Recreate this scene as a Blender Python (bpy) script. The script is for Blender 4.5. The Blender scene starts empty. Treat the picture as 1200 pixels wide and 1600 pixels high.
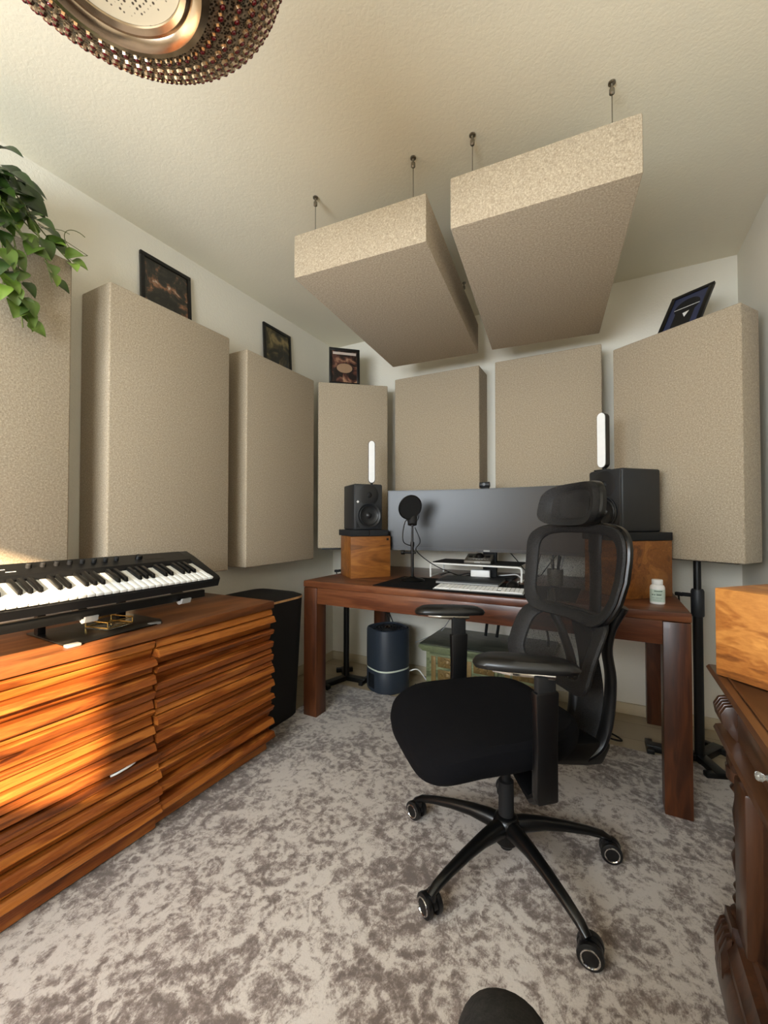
import bpy, bmesh, math, random
from mathutils import Vector, Matrix, noise as mnoise
random.seed(7)
C = bpy.context.scene.collection
S = bpy.context.scene
PI = math.pi
R = math.radians
sin, cos = math.sin, math.cos

# ------------------------------------------------------------------ camera
cam = bpy.data.objects.new('camera', bpy.data.cameras.new('camera')); C.objects.link(cam)
cam.data.sensor_fit = 'HORIZONTAL'; cam.data.sensor_width = 36.0
cam.data.lens = 36.0 * 655.0 / 1200.0
cam.data.clip_start = 0.02
cam.location = (0, 0, 1.105)
cam.rotation_euler = (R(90 + 1.05), 0, R(28.1))
S.camera = cam
# ------------------------------------------------------------------ view
S.view_settings.view_transform = 'Standard'; S.view_settings.look = 'None'
S.view_settings.gamma = 1.0; S.view_settings.use_curve_mapping = False
S.view_settings.exposure = 0.22
# ------------------------------------------------------------------ world
def lin(c):
    return tuple((x/255/12.92 if x/255 <= 0.04045 else ((x/255+0.055)/1.055)**2.4) for x in c)
W = bpy.data.worlds.new('world'); S.world = W; W.use_nodes = True
W.node_tree.nodes['Background'].inputs[0].default_value = (0.55, 0.72, 1.0, 1)
W.node_tree.nodes['Background'].inputs[1].default_value = 2.0
# ------------------------------------------------------------------ lights
WX0, WX1, WZ0, WZ1, WY = -1.60, 0.00, 1.10, 1.87, -1.30
def add_light(name, kind, loc, rot, energy, color, **k):
    d = bpy.data.lights.new(name, kind); d.energy = energy; d.color = color
    for a, b in k.items(): setattr(d, a, b)
    o = bpy.data.objects.new(name, d); C.objects.link(o); o.location = loc; o.rotation_euler = rot
    return o
SUN_AZ, SUN_EL = 33.0, 19.5
sd = Vector((-sin(R(SUN_AZ))*cos(R(SUN_EL)), cos(R(SUN_AZ))*cos(R(SUN_EL)), -sin(R(SUN_EL))))
add_light('sun', 'SUN', (1, -3, 3), sd.to_track_quat('-Z', 'Y').to_euler(), 31.0, (1.0, 0.75, 0.47), angle=R(1.2))
add_light('window_daylight', 'AREA', ((WX0+WX1)/2, WY+0.03, (WZ0+WZ1)/2), (R(90), 0, 0), 72.0, (0.88, 0.95, 1.0),
          shape='RECTANGLE', size=WX1-WX0-0.06, size_y=WZ1-WZ0-0.06)

# ================================================================== materials
def newmat(name):
    m = bpy.data.materials.new(name); m.use_nodes = True
    nt = m.node_tree; return m, nt, nt.nodes['Principled BSDF']
def nd(nt, t, **k):
    n = nt.nodes.new(t)
    for a, b in k.items(): setattr(n, a, b)
    return n
def setin(n, **k):
    for a, b in k.items(): n.inputs[a.replace('_', ' ')].default_value = b
def coords(nt, scale=(1, 1, 1), rot=(0, 0, 0), kind='Object'):
    t = nd(nt, 'ShaderNodeTexCoord'); m = nd(nt, 'ShaderNodeMapping')
    m.inputs['Scale'].default_value = scale; m.inputs['Rotation'].default_value = rot
    nt.links.new(t.outputs[kind], m.inputs['Vector']); return m.outputs['Vector']
def noise(nt, vec, scale, detail=3, rough=0.5, dist=0.0):
    n = nd(nt, 'ShaderNodeTexNoise'); n.inputs['Scale'].default_value = scale
    n.inputs['Detail'].default_value = detail; n.inputs['Roughness'].default_value = rough
    n.inputs['Distortion'].default_value = dist
    nt.links.new(vec, n.inputs['Vector']); return n.outputs['Fac']
def ramp(nt, fac, stops):
    r = nd(nt, 'ShaderNodeValToRGB'); e = r.color_ramp.elements
    while len(e) < len(stops): e.new(0.5)
    for i, (p, c) in enumerate(stops):
        e[i].position = p; e[i].color = (*c, 1) if len(c) == 3 else c
    nt.links.new(fac, r.inputs['Fac']); return r.outputs['Color']
def mixc(nt, f, a, b, mode='MIX'):
    m = nd(nt, 'ShaderNodeMix', data_type='RGBA', blend_type=mode)
    for sock, v in ((m.inputs[0], f), (m.inputs[6], a), (m.inputs[7], b)):
        if isinstance(v, (int, float)): sock.default_value = v
        elif isinstance(v, tuple): sock.default_value = (*v, 1) if len(v) == 3 else v
        else: nt.links.new(v, sock)
    return m.outputs[2]
def mth(nt, op, a, b=None, clamp=False):
    m = nd(nt, 'ShaderNodeMath', operation=op, use_clamp=clamp)
    for i, v in enumerate((a, b)):
        if v is None: continue
        if isinstance(v, (int, float)): m.inputs[i].default_value = v
        else: nt.links.new(v, m.inputs[i])
    return m.outputs[0]
def bump(nt, b, h, strength=0.3, dist=0.002):
    n = nd(nt, 'ShaderNodeBump'); n.inputs['Strength'].default_value = strength; n.inputs['Distance'].default_value = dist
    nt.links.new(h, n.inputs['Height']); nt.links.new(n.outputs[0], b.inputs['Normal'])
def plain(name, col, rough=0.5, metal=0.0, spec=0.5, var=0.06, coat=0.0):
    m, nt, b = newmat(name); c = lin(col)
    f = noise(nt, coords(nt), 40, 3)
    nt.links.new(mixc(nt, f, tuple(x*(1-var) for x in c), tuple(x*(1+var) for x in c)), b.inputs['Base Color'])
    b.inputs['Roughness'].default_value = rough; b.inputs['Metallic'].default_value = metal
    b.inputs['Specular IOR Level'].default_value = spec; b.inputs['Coat Weight'].default_value = coat
    return m
def fabric(name, c1, c2, scale=210, rough=0.95, b_=0.5):
    m, nt, b = newmat(name)
    v = coords(nt)
    w1 = noise(nt, coords(nt, (1, 1, 0.35)), scale, 2, 0.6)
    w2 = noise(nt, coords(nt, (0.35, 0.35, 1)), scale, 2, 0.6)
    s = mth(nt, 'MULTIPLY', mth(nt, 'ADD', w1, w2), 0.5)
    fine = noise(nt, v, scale*2.6, 1)
    s2 = mth(nt, 'ADD', mth(nt, 'MULTIPLY', s, 0.45), mth(nt, 'MULTIPLY', fine, 0.2))
    s2 = mth(nt, 'ADD', s2, mth(nt, 'MULTIPLY', noise(nt, v, scale*0.42, 2, 0.7), 0.35))
    nt.links.new(ramp(nt, s2, [(0.37, lin(c1)), (0.50, lin(tuple((a+b)/2 for a, b in zip(c1, c2)))), (0.63, lin(c2))]), b.inputs['Base Color'])
    b.inputs['Roughness'].default_value = rough; b.inputs['Specular IOR Level'].default_value = 0.15
    b.inputs['Sheen Weight'].default_value = 0.15 if sum(c2) > 200 else 0.0
    bump(nt, b, s, b_, 0.002)
    return m
def wood(name, dark, mid, light, axis='X', rough=0.4, across=9.0, along=0.9, coat=0.0, seed=0.0, spec=0.5):
    m, nt, b = newmat(name)
    sc = {'X': (along, across, across), 'Y': (across, along, across), 'Z': (across, across, along)}[axis]
    t = nd(nt, 'ShaderNodeTexCoord'); mp = nd(nt, 'ShaderNodeMapping')
    mp.inputs['Scale'].default_value = sc; mp.inputs['Location'].default_value = (seed, seed*1.7, seed*.6)
    nt.links.new(t.outputs['Object'], mp.inputs['Vector']); v = mp.outputs['Vector']
    big = noise(nt, v, 1.0, 3, 0.55, 1.4)
    wv = nd(nt, 'ShaderNodeMath', operation='SINE'); nt.links.new(mth(nt, 'MULTIPLY', big, 46.0), wv.inputs[0])
    rings = mth(nt, 'ADD', mth(nt, 'MULTIPLY', wv.outputs[0], 0.16), 0.5)
    fine = noise(nt, v, 14.0, 4, 0.7, 0.3)
    f = mth(nt, 'ADD', mth(nt, 'MULTIPLY', big, 0.95), mth(nt, 'MULTIPLY', rings, 0.30))
    f = mth(nt, 'ADD', mth(nt, 'SUBTRACT', f, 0.28), mth(nt, 'MULTIPLY', fine, 0.30))
    col = ramp(nt, f, [(0.22, lin(dark)), (0.46, lin(mid)), (0.72, lin(light))])
    nt.links.new(col, b.inputs['Base Color'])
    b.inputs['Roughness'].default_value = rough; b.inputs['Coat Weight'].default_value = coat
    b.inputs['Specular IOR Level'].default_value = spec
    bump(nt, b, fine, 0.15, 0.001)
    return m
def plaster(name, col, scale=70, strength=0.35):
    m, nt, b = newmat(name); v = coords(nt)
    n1 = noise(nt, v, scale, 3, 0.6, 0.6); n2 = noise(nt, v, 3, 2)
    c = lin(col)
    nt.links.new(mixc(nt, n2, tuple(x*0.97 for x in c), tuple(x*1.03 for x in c)), b.inputs['Base Color'])
    b.inputs['Roughness'].default_value = 0.92; b.inputs['Specular IOR Level'].default_value = 0.2
    bump(nt, b, n1, strength, 0.006)
    return m
def meshcloth(name, col, alpha):
    m, nt, b = newmat(name)
    b.inputs['Base Color'].default_value = (*lin(col), 1); b.inputs['Roughness'].default_value = 0.7
    v = coords(nt)
    vo = nd(nt, 'ShaderNodeTexVoronoi'); vo.inputs['Scale'].default_value = 420; nt.links.new(v, vo.inputs['Vector'])
    a = mth(nt, 'ADD', mth(nt, 'MULTIPLY', vo.outputs['Distance'], 0.5), alpha-0.22, True)
    nt.links.new(a, b.inputs['Alpha'])
    return m

M = {}
M['wall'] = plaster('white_plaster', (232, 227, 213), 90, 0.28)
M['ceiling'] = plaster('cream_ceiling', (234, 227, 206), 80, 0.14)
M['linen'] = fabric('beige_linen', (136, 122, 102), (202, 187, 163), 400)
M['sheesham'] = wood('sheesham_slats', (50, 20, 6), (132, 68, 25), (186, 114, 48), 'Y', 0.38, 15, 1.1, spec=0.4)
M['sheeshtop'] = wood('sheesham_top', (76, 38, 16), (130, 76, 38), (168, 108, 58), 'Y', 0.42, 7, 0.7)
M['box'] = wood('honey_box', (70, 36, 13), (130, 78, 32), (166, 108, 50), 'X', 0.4, 8, 1.2)
M['boxR'] = wood('knotty_honey_box', (72, 34, 13), (156, 96, 42), (202, 140, 70), 'X', 0.45, 11, 3.4, seed=3.1)
M['desk'] = wood('dark_desk_wood', (40, 18, 10), (88, 47, 27), (126, 76, 46), 'X', 0.38, 9, 0.8, coat=0.08)
M['deskleg'] = wood('dark_desk_leg', (38, 17, 8), (74, 38, 18), (102, 56, 28), 'Z', 0.38, 9, 0.8, coat=0.06)
M['antique'] = wood('antique_walnut', (26, 15, 9), (56, 34, 21), (88, 57, 35), 'Y', 0.35, 10, 1.1, coat=0.2)
M['antiqueZ'] = wood('antique_walnut_upright', (24, 13, 8), (50, 29, 17), (80, 49, 29), 'Z', 0.35, 10, 1.1, coat=0.2)
M['black'] = plain('black_plastic', (9, 9, 10), 0.38)
M['blackmatt'] = plain('matt_black', (7, 7, 8), 0.75)
M['blackmetal'] = plain('black_powder_metal', (8, 8, 8), 0.42, 0.0)
M['gloss'] = plain('satin_black_metal', (12, 12, 12), 0.30, 0.2)
M['armpad'] = plain('black_polyurethane', (9, 9, 10), 0.36)
M['seat'] = fabric('black_seat_fabric', (3, 3, 5), (9, 9, 13), 400, 0.95, 0.2)
M['mesh'] = meshcloth('black_mesh', (16, 14, 13), 0.66)
M['mesh2'] = meshcloth('black_dense_mesh', (12, 11, 11), 0.95)
M['chrome'] = plain('chrome', (215, 215, 215), 0.12, 1.0)
M['steel'] = plain('brushed_steel', (150, 145, 135), 0.3, 1.0)
M['white'] = plain('white_plastic', (236, 236, 234), 0.4)
M['ivory'] = plain('white_keys', (240, 240, 236), 0.25)
M['charcoal'] = plain('charcoal_cabinet', (36, 38, 41), 0.5)
M['cone'] = plain('speaker_cone', (24, 25, 27), 0.45)
M['foam'] = plain('black_foam', (22, 23, 25), 0.9)
M['slate'] = plain('slate_blue_plastic', (44, 52, 62), 0.5)
M['led'] = plain('white_diffuser', (240, 240, 238), 0.5)
M['pad'] = fabric('desk_mat_fabric', (8, 8, 9), (16, 15, 17), 300)
M['grey'] = plain('grey_plastic', (150, 150, 148), 0.5)
M['interface'] = plain('dark_metal_case', (96, 92, 84), 0.4, 0.3)
M['green'] = wood('green_painted_wood', (52, 58, 36), (96, 104, 72), (132, 138, 100), 'X', 0.6, 14, 3.0)
M['darkgreen'] = wood('worn_dark_green_top', (34, 38, 34), (62, 68, 60), (96, 98, 84), 'X', 0.35, 8, 3.0)
M['gold'] = plain('old_gold_relief', (120, 98, 56), 0.5, 0.3, var=0.5)
M['base'] = plain('beige_skirting', (206, 192, 162), 0.5)
M['bottle'] = plain('pale_green_bottle', (196, 214, 202), 0.35)
M['leaf'] = None

def screen_mat():
    m, nt, b = newmat('matte_dark_screen')
    b.inputs['Base Color'].default_value = (*lin((15, 13, 13)), 1)
    b.inputs['Roughness'].default_value = 0.32; b.inputs['Specular IOR Level'].default_value = 0.45
    return m
M['screen'] = screen_mat()
def floor_mat():
    m, nt, b = newmat('beige_floor')
    v = coords(nt)
    br = nd(nt, 'ShaderNodeTexBrick'); nt.links.new(v, br.inputs['Vector'])
    setin(br, Scale=1.0, Mortar_Size=0.002, Brick_Width=1.2, Row_Height=0.19)
    br.inputs['Color1'].default_value = (*lin((182, 166, 136)), 1); br.inputs['Color2'].default_value = (*lin((172, 156, 128)), 1)
    br.inputs['Mortar'].default_value = (*lin((128, 114, 92)), 1)
    g = noise(nt, coords(nt, (1, 12, 1)), 6, 4)
    nt.links.new(mixc(nt, mth(nt, 'MULTIPLY', g, 0.25), br.outputs['Color'], lin((140, 122, 96))), b.inputs['Base Color'])
    b.inputs['Roughness'].default_value = 0.4
    return m
def rug_mat():
    m, nt, b = newmat('distressed_rug')
    v = coords(nt)
    L = nt.links.new
    # warped coordinates so the ornament lines look woven and worn
    wn = nd(nt, 'ShaderNodeTexNoise'); setin(wn, Scale=9.0, Detail=2.0); L(v, wn.inputs['Vector'])
    wa = nd(nt, 'ShaderNodeVectorMath', operation='MULTIPLY_ADD'); L(wn.outputs['Color'], wa.inputs[0])
    wa.inputs[1].default_value = (0.05, 0.05, 0.0); L(v, wa.inputs[2])
    wv = wa.outputs[0]
    # ornament field: mirrored concentric scrolls
    def rings(scale, freq, loc):
        vo = nd(nt, 'ShaderNodeTexVoronoi', feature='F1'); vo.inputs['Scale'].default_value = scale
        vo.inputs['Randomness'].default_value = 0.55
        mp = nd(nt, 'ShaderNodeMapping'); mp.inputs['Location'].default_value = loc; L(wv, mp.inputs['Vector']); L(mp.outputs[0], vo.inputs['Vector'])
        s = nd(nt, 'ShaderNodeMath', operation='SINE'); L(mth(nt, 'MULTIPLY', vo.outputs['Distance'], freq), s.inputs[0])
        return s.outputs[0]
    r1 = rings(4.0, 30, (0, 0, 0)); r2 = rings(11.0, 18, (3, 1, 0)); r3 = rings(26.0, 12, (1, 5, 0))
    orn = mth(nt, 'ADD', mth(nt, 'MULTIPLY', r1, 0.10), mth(nt, 'ADD', mth(nt, 'MULTIPLY', r2, 0.09), mth(nt, 'MULTIPLY', r3, 0.07)))
    wear = noise(nt, v, 3.0, 4, 0.6)
    mid = noise(nt, v, 52, 6, 0.80, 0.7)
    fine = noise(nt, coords(nt, (1, 0.6, 1)), 210, 3, 0.8)
    f = mth(nt, 'ADD', mth(nt, 'MULTIPLY', wear, 1.05), mth(nt, 'MULTIPLY', mid, 0.80))
    f = mth(nt, 'ADD', f, mth(nt, 'MULTIPLY', fine, 0.50))
    f = mth(nt, 'SUBTRACT', mth(nt, 'ADD', f, mth(nt, 'MULTIPLY', orn, 0.70)), 0.645)
    # thin pale scroll outlines
    def scroll(sc, fr, loc, w, amt):
        vo = nd(nt, 'ShaderNodeTexVoronoi', feature='SMOOTH_F1'); vo.inputs['Scale'].default_value = sc
        mp = nd(nt, 'ShaderNodeMapping'); mp.inputs['Location'].default_value = loc; L(wv, mp.inputs['Vector']); L(mp.outputs[0], vo.inputs['Vector'])
        q_ = mth(nt, 'ABSOLUTE', mth(nt, 'SINE', mth(nt, 'MULTIPLY', vo.outputs['Distance'], fr)))
        return mth(nt, 'MULTIPLY', mth(nt, 'LESS_THAN', q_, w), amt)
    f = mth(nt, 'SUBTRACT', f, scroll(3.2, 16, (0, 0, 0), .13, .07))
    f = mth(nt, 'SUBTRACT', f, scroll(8.5, 11, (2, 3, 0), .16, .06))
    f = mth(nt, 'ADD', f, scroll(6.0, 12, (5, 1, 0), .14, .05))
    # straight woven border lines near the edges
    sep = nd(nt, 'ShaderNodeSeparateXYZ'); L(wv, sep.inputs[0])
    def line(out, pos, w):
        d = mth(nt, 'ABSOLUTE', mth(nt, 'SUBTRACT', out, pos))
        return mth(nt, 'MULTIPLY', mth(nt, 'LESS_THAN', d, w), 0.05)
    for o_, p_ in ((sep.outputs[0], -1.27), (sep.outputs[0], -1.02), (sep.outputs[0], 0.20), (sep.outputs[0], -0.02), (sep.outputs[1], 2.22), (sep.outputs[1], 1.98)):
        f = mth(nt, 'ADD', f, line(o_, p_, 0.006))
    col = ramp(nt, f, [(0.41, lin((204, 195, 186))), (0.50, lin((182, 172, 163))), (0.60, lin((142, 130, 123))), (0.74, lin((106, 95, 89)))])
    tint = noise(nt, v, 1.4, 2)
    col = mixc(nt, mth(nt, 'MULTIPLY', tint, 0.12), col, lin((186, 162, 142)))
    L(col, b.inputs['Base Color'])
    b.inputs['Roughness'].default_value = 0.95; b.inputs['Specular IOR Level'].default_value = 0.1
    b.inputs['Sheen Weight'].default_value = 0.2
    bump(nt, b, fine, 0.4, 0.003)
    return m
M['floor'] = floor_mat(); M['rug'] = rug_mat()
def leafmat():
    m, nt, b = newmat('pothos_leaf')
    a = nd(nt, 'ShaderNodeVertexColor'); a.layer_name = 'tone'
    n = noise(nt, coords(nt), 60, 3)
    sep = nd(nt, 'ShaderNodeSeparateColor'); nt.links.new(a.outputs['Color'], sep.inputs[0])
    c = mixc(nt, sep.outputs[0], lin((24, 44, 16)), lin((128, 156, 58)))
    nt.links.new(mixc(nt, mth(nt, 'MULTIPLY', n, 0.4), c, lin((70, 100, 36))), b.inputs['Base Color'])
    b.inputs['Roughness'].default_value = 0.4
    return m
M['leaf'] = leafmat(); M['vine'] = plain('green_stem', (96, 104, 50), 0.6)
M['terracotta'] = plain('pot_grey', (170, 160, 145), 0.7)

# ================================================================== mesh helpers
class MB:
    def __init__(s): s.bm = bmesh.new()
    def merge(s, bm2, mtx=None):
        me = bpy.data.meshes.new('t'); bm2.to_mesh(me); bm2.free()
        if mtx: me.transform(mtx)
        s.bm.from_mesh(me); bpy.data.meshes.remove(me); return s
    def box(s, x0, x1, y0, y1, z0, z1, bev=0.0, seg=2, mtx=None):
        b = bmesh.new(); bmesh.ops.create_cube(b, size=1)
        for v in b.verts:
            v.co = Vector(((x0+x1)/2+v.co.x*(x1-x0), (y0+y1)/2+v.co.y*(y1-y0), (z0+z1)/2+v.co.z*(z1-z0)))
        if bev: bmesh.ops.bevel(b, geom=b.edges[:], offset=bev, segments=seg, affect='EDGES', profile=0.5)
        return s.merge(b, mtx)
    def prism(s, pts, a0, a1, axis='Y', bev=0.0, mtx=None):
        """polygon pts (p,q) extruded along axis: Y -> (x,z); X -> (y,z); Z -> (x,y)"""
        b = bmesh.new()
        def P(p, q, a): return {'Y': (p, a, q), 'X': (a, p, q), 'Z': (p, q, a)}[axis]
        v0 = [b.verts.new(P(p, q, a0)) for p, q in pts]; v1 = [b.verts.new(P(p, q, a1)) for p, q in pts]
        n = len(pts); b.faces.new(v0); b.faces.new(v1[::-1])
        for i in range(n): b.faces.new((v0[i], v0[(i+1) % n], v1[(i+1) % n], v1[i]))
        bmesh.ops.recalc_face_normals(b, faces=b.faces)
        if bev: bmesh.ops.bevel(b, geom=b.edges[:], offset=bev, segments=2, affect='EDGES', profile=0.5)
        return s.merge(b, mtx)
    def lathe(s, prof, seg=32, mtx=None, cap=True):
        b = bmesh.new(); rings = []
        for r, z in prof:
            rings.append([b.verts.new((max(r, 1e-5)*cos(2*PI*i/seg), max(r, 1e-5)*sin(2*PI*i/seg), z)) for i in range(seg)])
        for a, c in zip(rings, rings[1:]):
            for i in range(seg): b.faces.new((a[i], a[(i+1) % seg], c[(i+1) % seg], c[i]))
        if cap:
            b.faces.new(rings[0][::-1]); b.faces.new(rings[-1])
        bmesh.ops.recalc_face_normals(b, faces=b.faces)
        return s.merge(b, mtx)
    def cyl(s, p0, p1, r0, r1=None, seg=16):
        r1 = r0 if r1 is None else r1
        p0 = Vector(p0); p1 = Vector(p1); d = p1-p0
        m = Matrix.Translation(p0) @ d.to_track_quat('Z', 'Y').to_matrix().to_4x4()
        return s.lathe([(r0, 0), (r1, d.length)], seg, m)
    def tube(s, pts, rad, seg=10, up=None, flat=None, closed=False):
        """sweep: rad number or list; flat = (w,h) list/tuple for elliptical section, up gives the h direction"""
        b = bmesh.new(); pts = [Vector(p) for p in pts]; n = len(pts); rings = []
        prev = Vector(up) if up else None
        for i, p in enumerate(pts):
            if closed: t = pts[(i+1) % n]-pts[i-1]
            else: t = pts[min(i+1, n-1)]-pts[max(i-1, 0)]
            t.normalize()
            if prev is None: prev = Vector((0, 0, 1)) if abs(t.z) < 0.9 else Vector((1, 0, 0))
            side = t.cross(prev).normalized(); upv = side.cross(t).normalized()
            if not up: prev = upv
            if flat: w, h = flat[i] if isinstance(flat, list) else flat
            else: w = h = rad[i] if isinstance(rad, list) else rad
            rings.append([b.verts.new(p+side*w*cos(2*PI*k/seg)+upv*h*sin(2*PI*k/seg)) for k in range(seg)])
        m = n if closed else n-1
        for i in range(m):
            a, c = rings[i], rings[(i+1) % n]
            for k in range(seg): b.faces.new((a[k], a[(k+1) % seg], c[(k+1) % seg], c[k]))
        if not closed: b.faces.new(rings[0][::-1]); b.faces.new(rings[-1])
        bmesh.ops.recalc_face_normals(b, faces=b.faces)
        return s.merge(b)
    def rsurf(s, fn, rings, seg=64, n=4.0, close=False, caps=(False, False)):
        """rings: list of (r, off); fn(a,b,off)->Vector with (a,b) on a unit superellipse. close joins last ring to first"""
        b = bmesh.new(); out = []
        for i in range(seg):
            t = 2*PI*i/seg; c, q = cos(t), sin(t)
            out.append((math.copysign(abs(c)**(2/n), c), math.copysign(abs(q)**(2/n), q)))
        RR = []
        for r, off in rings:
            if r == 0: RR.append([b.verts.new(fn(0, 0, off))])
            else: RR.append([b.verts.new(fn(r*a, r*c, off)) for a, c in out])
        pairs = list(zip(RR, RR[1:])) + ([(RR[-1], RR[0])] if close else [])
        for A, B in pairs:
            for k in range(seg):
                k2 = (k+1) % seg
                if len(A) == 1 and len(B) == 1: continue
                if len(A) == 1: b.faces.new((A[0], B[k], B[k2]))
                elif len(B) == 1: b.faces.new((A[k], A[k2], B[0]))
                else: b.faces.new((A[k], A[k2], B[k2], B[k]))
        bmesh.ops.recalc_face_normals(b, faces=b.faces)
        return s.merge(b)
    def build(s, name, mat, parent=None, smooth=True, angle=35):
        me = bpy.data.meshes.new(name); s.bm.to_mesh(me); s.bm.free()
        for m in (mat if isinstance(mat, list) else [mat]): me.materials.append(m)
        if smooth:
            me.polygons.foreach_set('use_smooth', [True]*len(me.polygons)); me.set_sharp_from_angle(angle=R(angle))
        o = bpy.data.objects.new(name, me); C.objects.link(o)
        if parent: o.parent = parent
        return o
def catmull(pts, k=6):
    P = [Vector(p) for p in pts]; P = [P[0]*2-P[1]]+P+[P[-1]*2-P[-2]]; out = []
    for i in range(1, len(P)-2):
        for j in range(k):
            t = j/k; a, b, c, d = P[i-1:i+3]
            out.append(0.5*((2*b)+(c-a)*t+(2*a-5*b+4*c-d)*t*t+(3*b-a-3*c+d)*t**3))
    out.append(P[-2]); return out
def tag(o, label, cat, group=None):
    o['label'] = label; o['category'] = cat
    if group: o['group'] = group
    return o
def struct(o): o['kind'] = 'structure'; return o
def empty(name, loc, label, cat, rz=0.0, group=None, rot=None):
    o = bpy.data.objects.new(name, None); C.objects.link(o); o.empty_display_size = 0.05
    o.location = loc; o.rotation_euler = rot if rot else (0, 0, rz)
    return tag(o, label, cat, group)
def copy_tree(o, parent=None):
    kids = [k for k in bpy.data.objects if k.parent == o]
    c = o.copy(); C.objects.link(c)
    if parent: c.parent = parent
    for k in kids: copy_tree(k, c)
    return c
def Rz(a): return Matrix.Rotation(a, 4, 'Z')
def T(x, y, z): return Matrix.Translation((x, y, z))

# ================================================================== room
XL, XR, YB, YF, ZC = -1.951, 0.609, 2.783, WY, 2.491
struct(MB().box(XL-.1, XR+.1, YF-.1, YB+.1, -.1, 0).build('floor', M['floor']))
struct(MB().box(XL-.1, XR+.1, YF-.1, YB+.1, ZC, ZC+.1).build('ceiling', M['ceiling']))
struct(MB().box(XL-.1, XL, YF-.1, YB+.1, 0, ZC).build('wall_left', M['wall']))
struct(MB().box(XR, XR+.1, YF-.1, YB+.1, 0, ZC).build('wall_right', M['wall']))
struct(MB().box(XL, XR, YB, YB+.1, 0, ZC).build('wall_back', M['wall']))
w = MB()
w.box(XL, WX0, YF-.12, YF, 0, ZC); w.box(WX1, XR, YF-.12, YF, 0, ZC)
w.box(WX0, WX1, YF-.12, YF, 0, WZ0); w.box(WX0, WX1, YF-.12, YF, WZ1, ZC)
struct(w.build('wall_front', M['wall']))
def glassmat():
    m, nt, b = newmat('window_glass')
    tr = nd(nt, 'ShaderNodeBsdfTransparent'); gl = nd(nt, 'ShaderNodeBsdfGlossy'); gl.inputs['Roughness'].default_value = 0.02
    fr = nd(nt, 'ShaderNodeFresnel'); mx = nd(nt, 'ShaderNodeMixShader')
    nt.links.new(fr.outputs[0], mx.inputs[0]); nt.links.new(tr.outputs[0], mx.inputs[1]); nt.links.new(gl.outputs[0], mx.inputs[2])
    nt.links.new(mx.outputs[0], nt.nodes['Material Output'].inputs['Surface'])
    return m
wf = MB()
wf.box(WX0, WX0+.03, YF-.09, YF-.04, WZ0, WZ1); wf.box(WX1-.03, WX1, YF-.09, YF-.04, WZ0, WZ1)
wf.box(WX0+.03, WX1-.03, YF-.09, YF-.04, WZ0, WZ0+.03); wf.box(WX0+.03, WX1-.03, YF-.09, YF-.04, WZ1-.03, WZ1)
wo = struct(wf.build('window_1', M['white']))
MB().box(WX0+.03, WX1-.03, YF-.068, YF-.062, WZ0+.03, WZ1-.03).build('pane', glassmat(), wo, False)
def skirt(name, x0, x1, y0, y1): struct(MB().box(x0, x1, y0, y1, 0, .062, .003).build(name, M['base']))
skirt('baseboard_back', XL, XR, YB-.014, YB); skirt('baseboard_left', XL, XL+.014, YF, YB-.014); skirt('baseboard_right', XR-.014, XR, YF, YB-.014)
RZ = 0.010
rug = tag(MB().box(-1.60, 0.585, -1.15, 2.345, 0.0, RZ, .004).build('rug', M['rug']),
    'large distressed cream and taupe patterned rug covering most of the floor', 'rug')

# ================================================================== acoustic panels
def slab(name, w, d, h, label, group, mat=None):
    """panel: front face at local y=0 looking -y, thickness to +y, x 0..w, z 0..h"""
    o = MB().box(0, w, 0, d, 0, h, .007, 3).build(name, M['linen'])
    return tag(o, label, 'acoustic panel', group)
G1 = 'beige fabric acoustic panels hung on the left wall'
def wallpanel(y0, y1, z0, z1, label, xf=-1.742):
    o = slab('acoustic_panel', y1-y0, xf-(-1.949), z1-z0, label, G1)
    # local x -> world +y, local +y -> world -x
    o.rotation_euler = (0, 0, R(90)); o.location = (xf, y0, z0); return o
wallpanel(0.215, 0.812, 0.845, 2.06, 'beige linen acoustic panel behind the trailing plant at the left edge')
wallpanel(0.944, 1.545, 0.842, 2.058, 'beige linen acoustic panel on left wall just behind the piano keyboard right end')
wallpanel(1.664, 2.262, 0.842, 2.045, 'beige linen acoustic panel on left wall above the black bin')
def diag(name, A, B, z0, z1, th, label):
    A = Vector((*A, 0)); B = Vector((*B, 0)); d = B-A
    o = slab(name, d.length, th, z1-z0, label, 'beige fabric acoustic panels on stands across the corners')
    o.location = (A.x, A.y, z0); o.rotation_euler = (0, 0, math.atan2(d.y, d.x)); return o
p4 = diag('acoustic_panel', (-1.722, 2.282), (-1.349, 2.583), 0.912, 2.04, 0.14, 'beige linen acoustic panel standing diagonally in the left corner behind the small speaker')
p7 = diag('acoustic_panel', (0.029, 2.477), (0.484, 2.168), 0.925, 1.99, 0.155, 'big beige linen acoustic panel standing diagonally in the right corner beside the dark speaker')
for x0, x1, lab in ((-1.295, -0.704, 'beige linen acoustic panel on back wall above the left half of the monitor'),
                    (-0.606, -0.022, 'beige linen acoustic panel on back wall above the right half of the monitor')):
    o = slab('acoustic_panel', x1-x0, .198, 0.88, lab, 'beige fabric acoustic panels on the back wall'); o.location = (x0, 2.583, 1.195)
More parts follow.
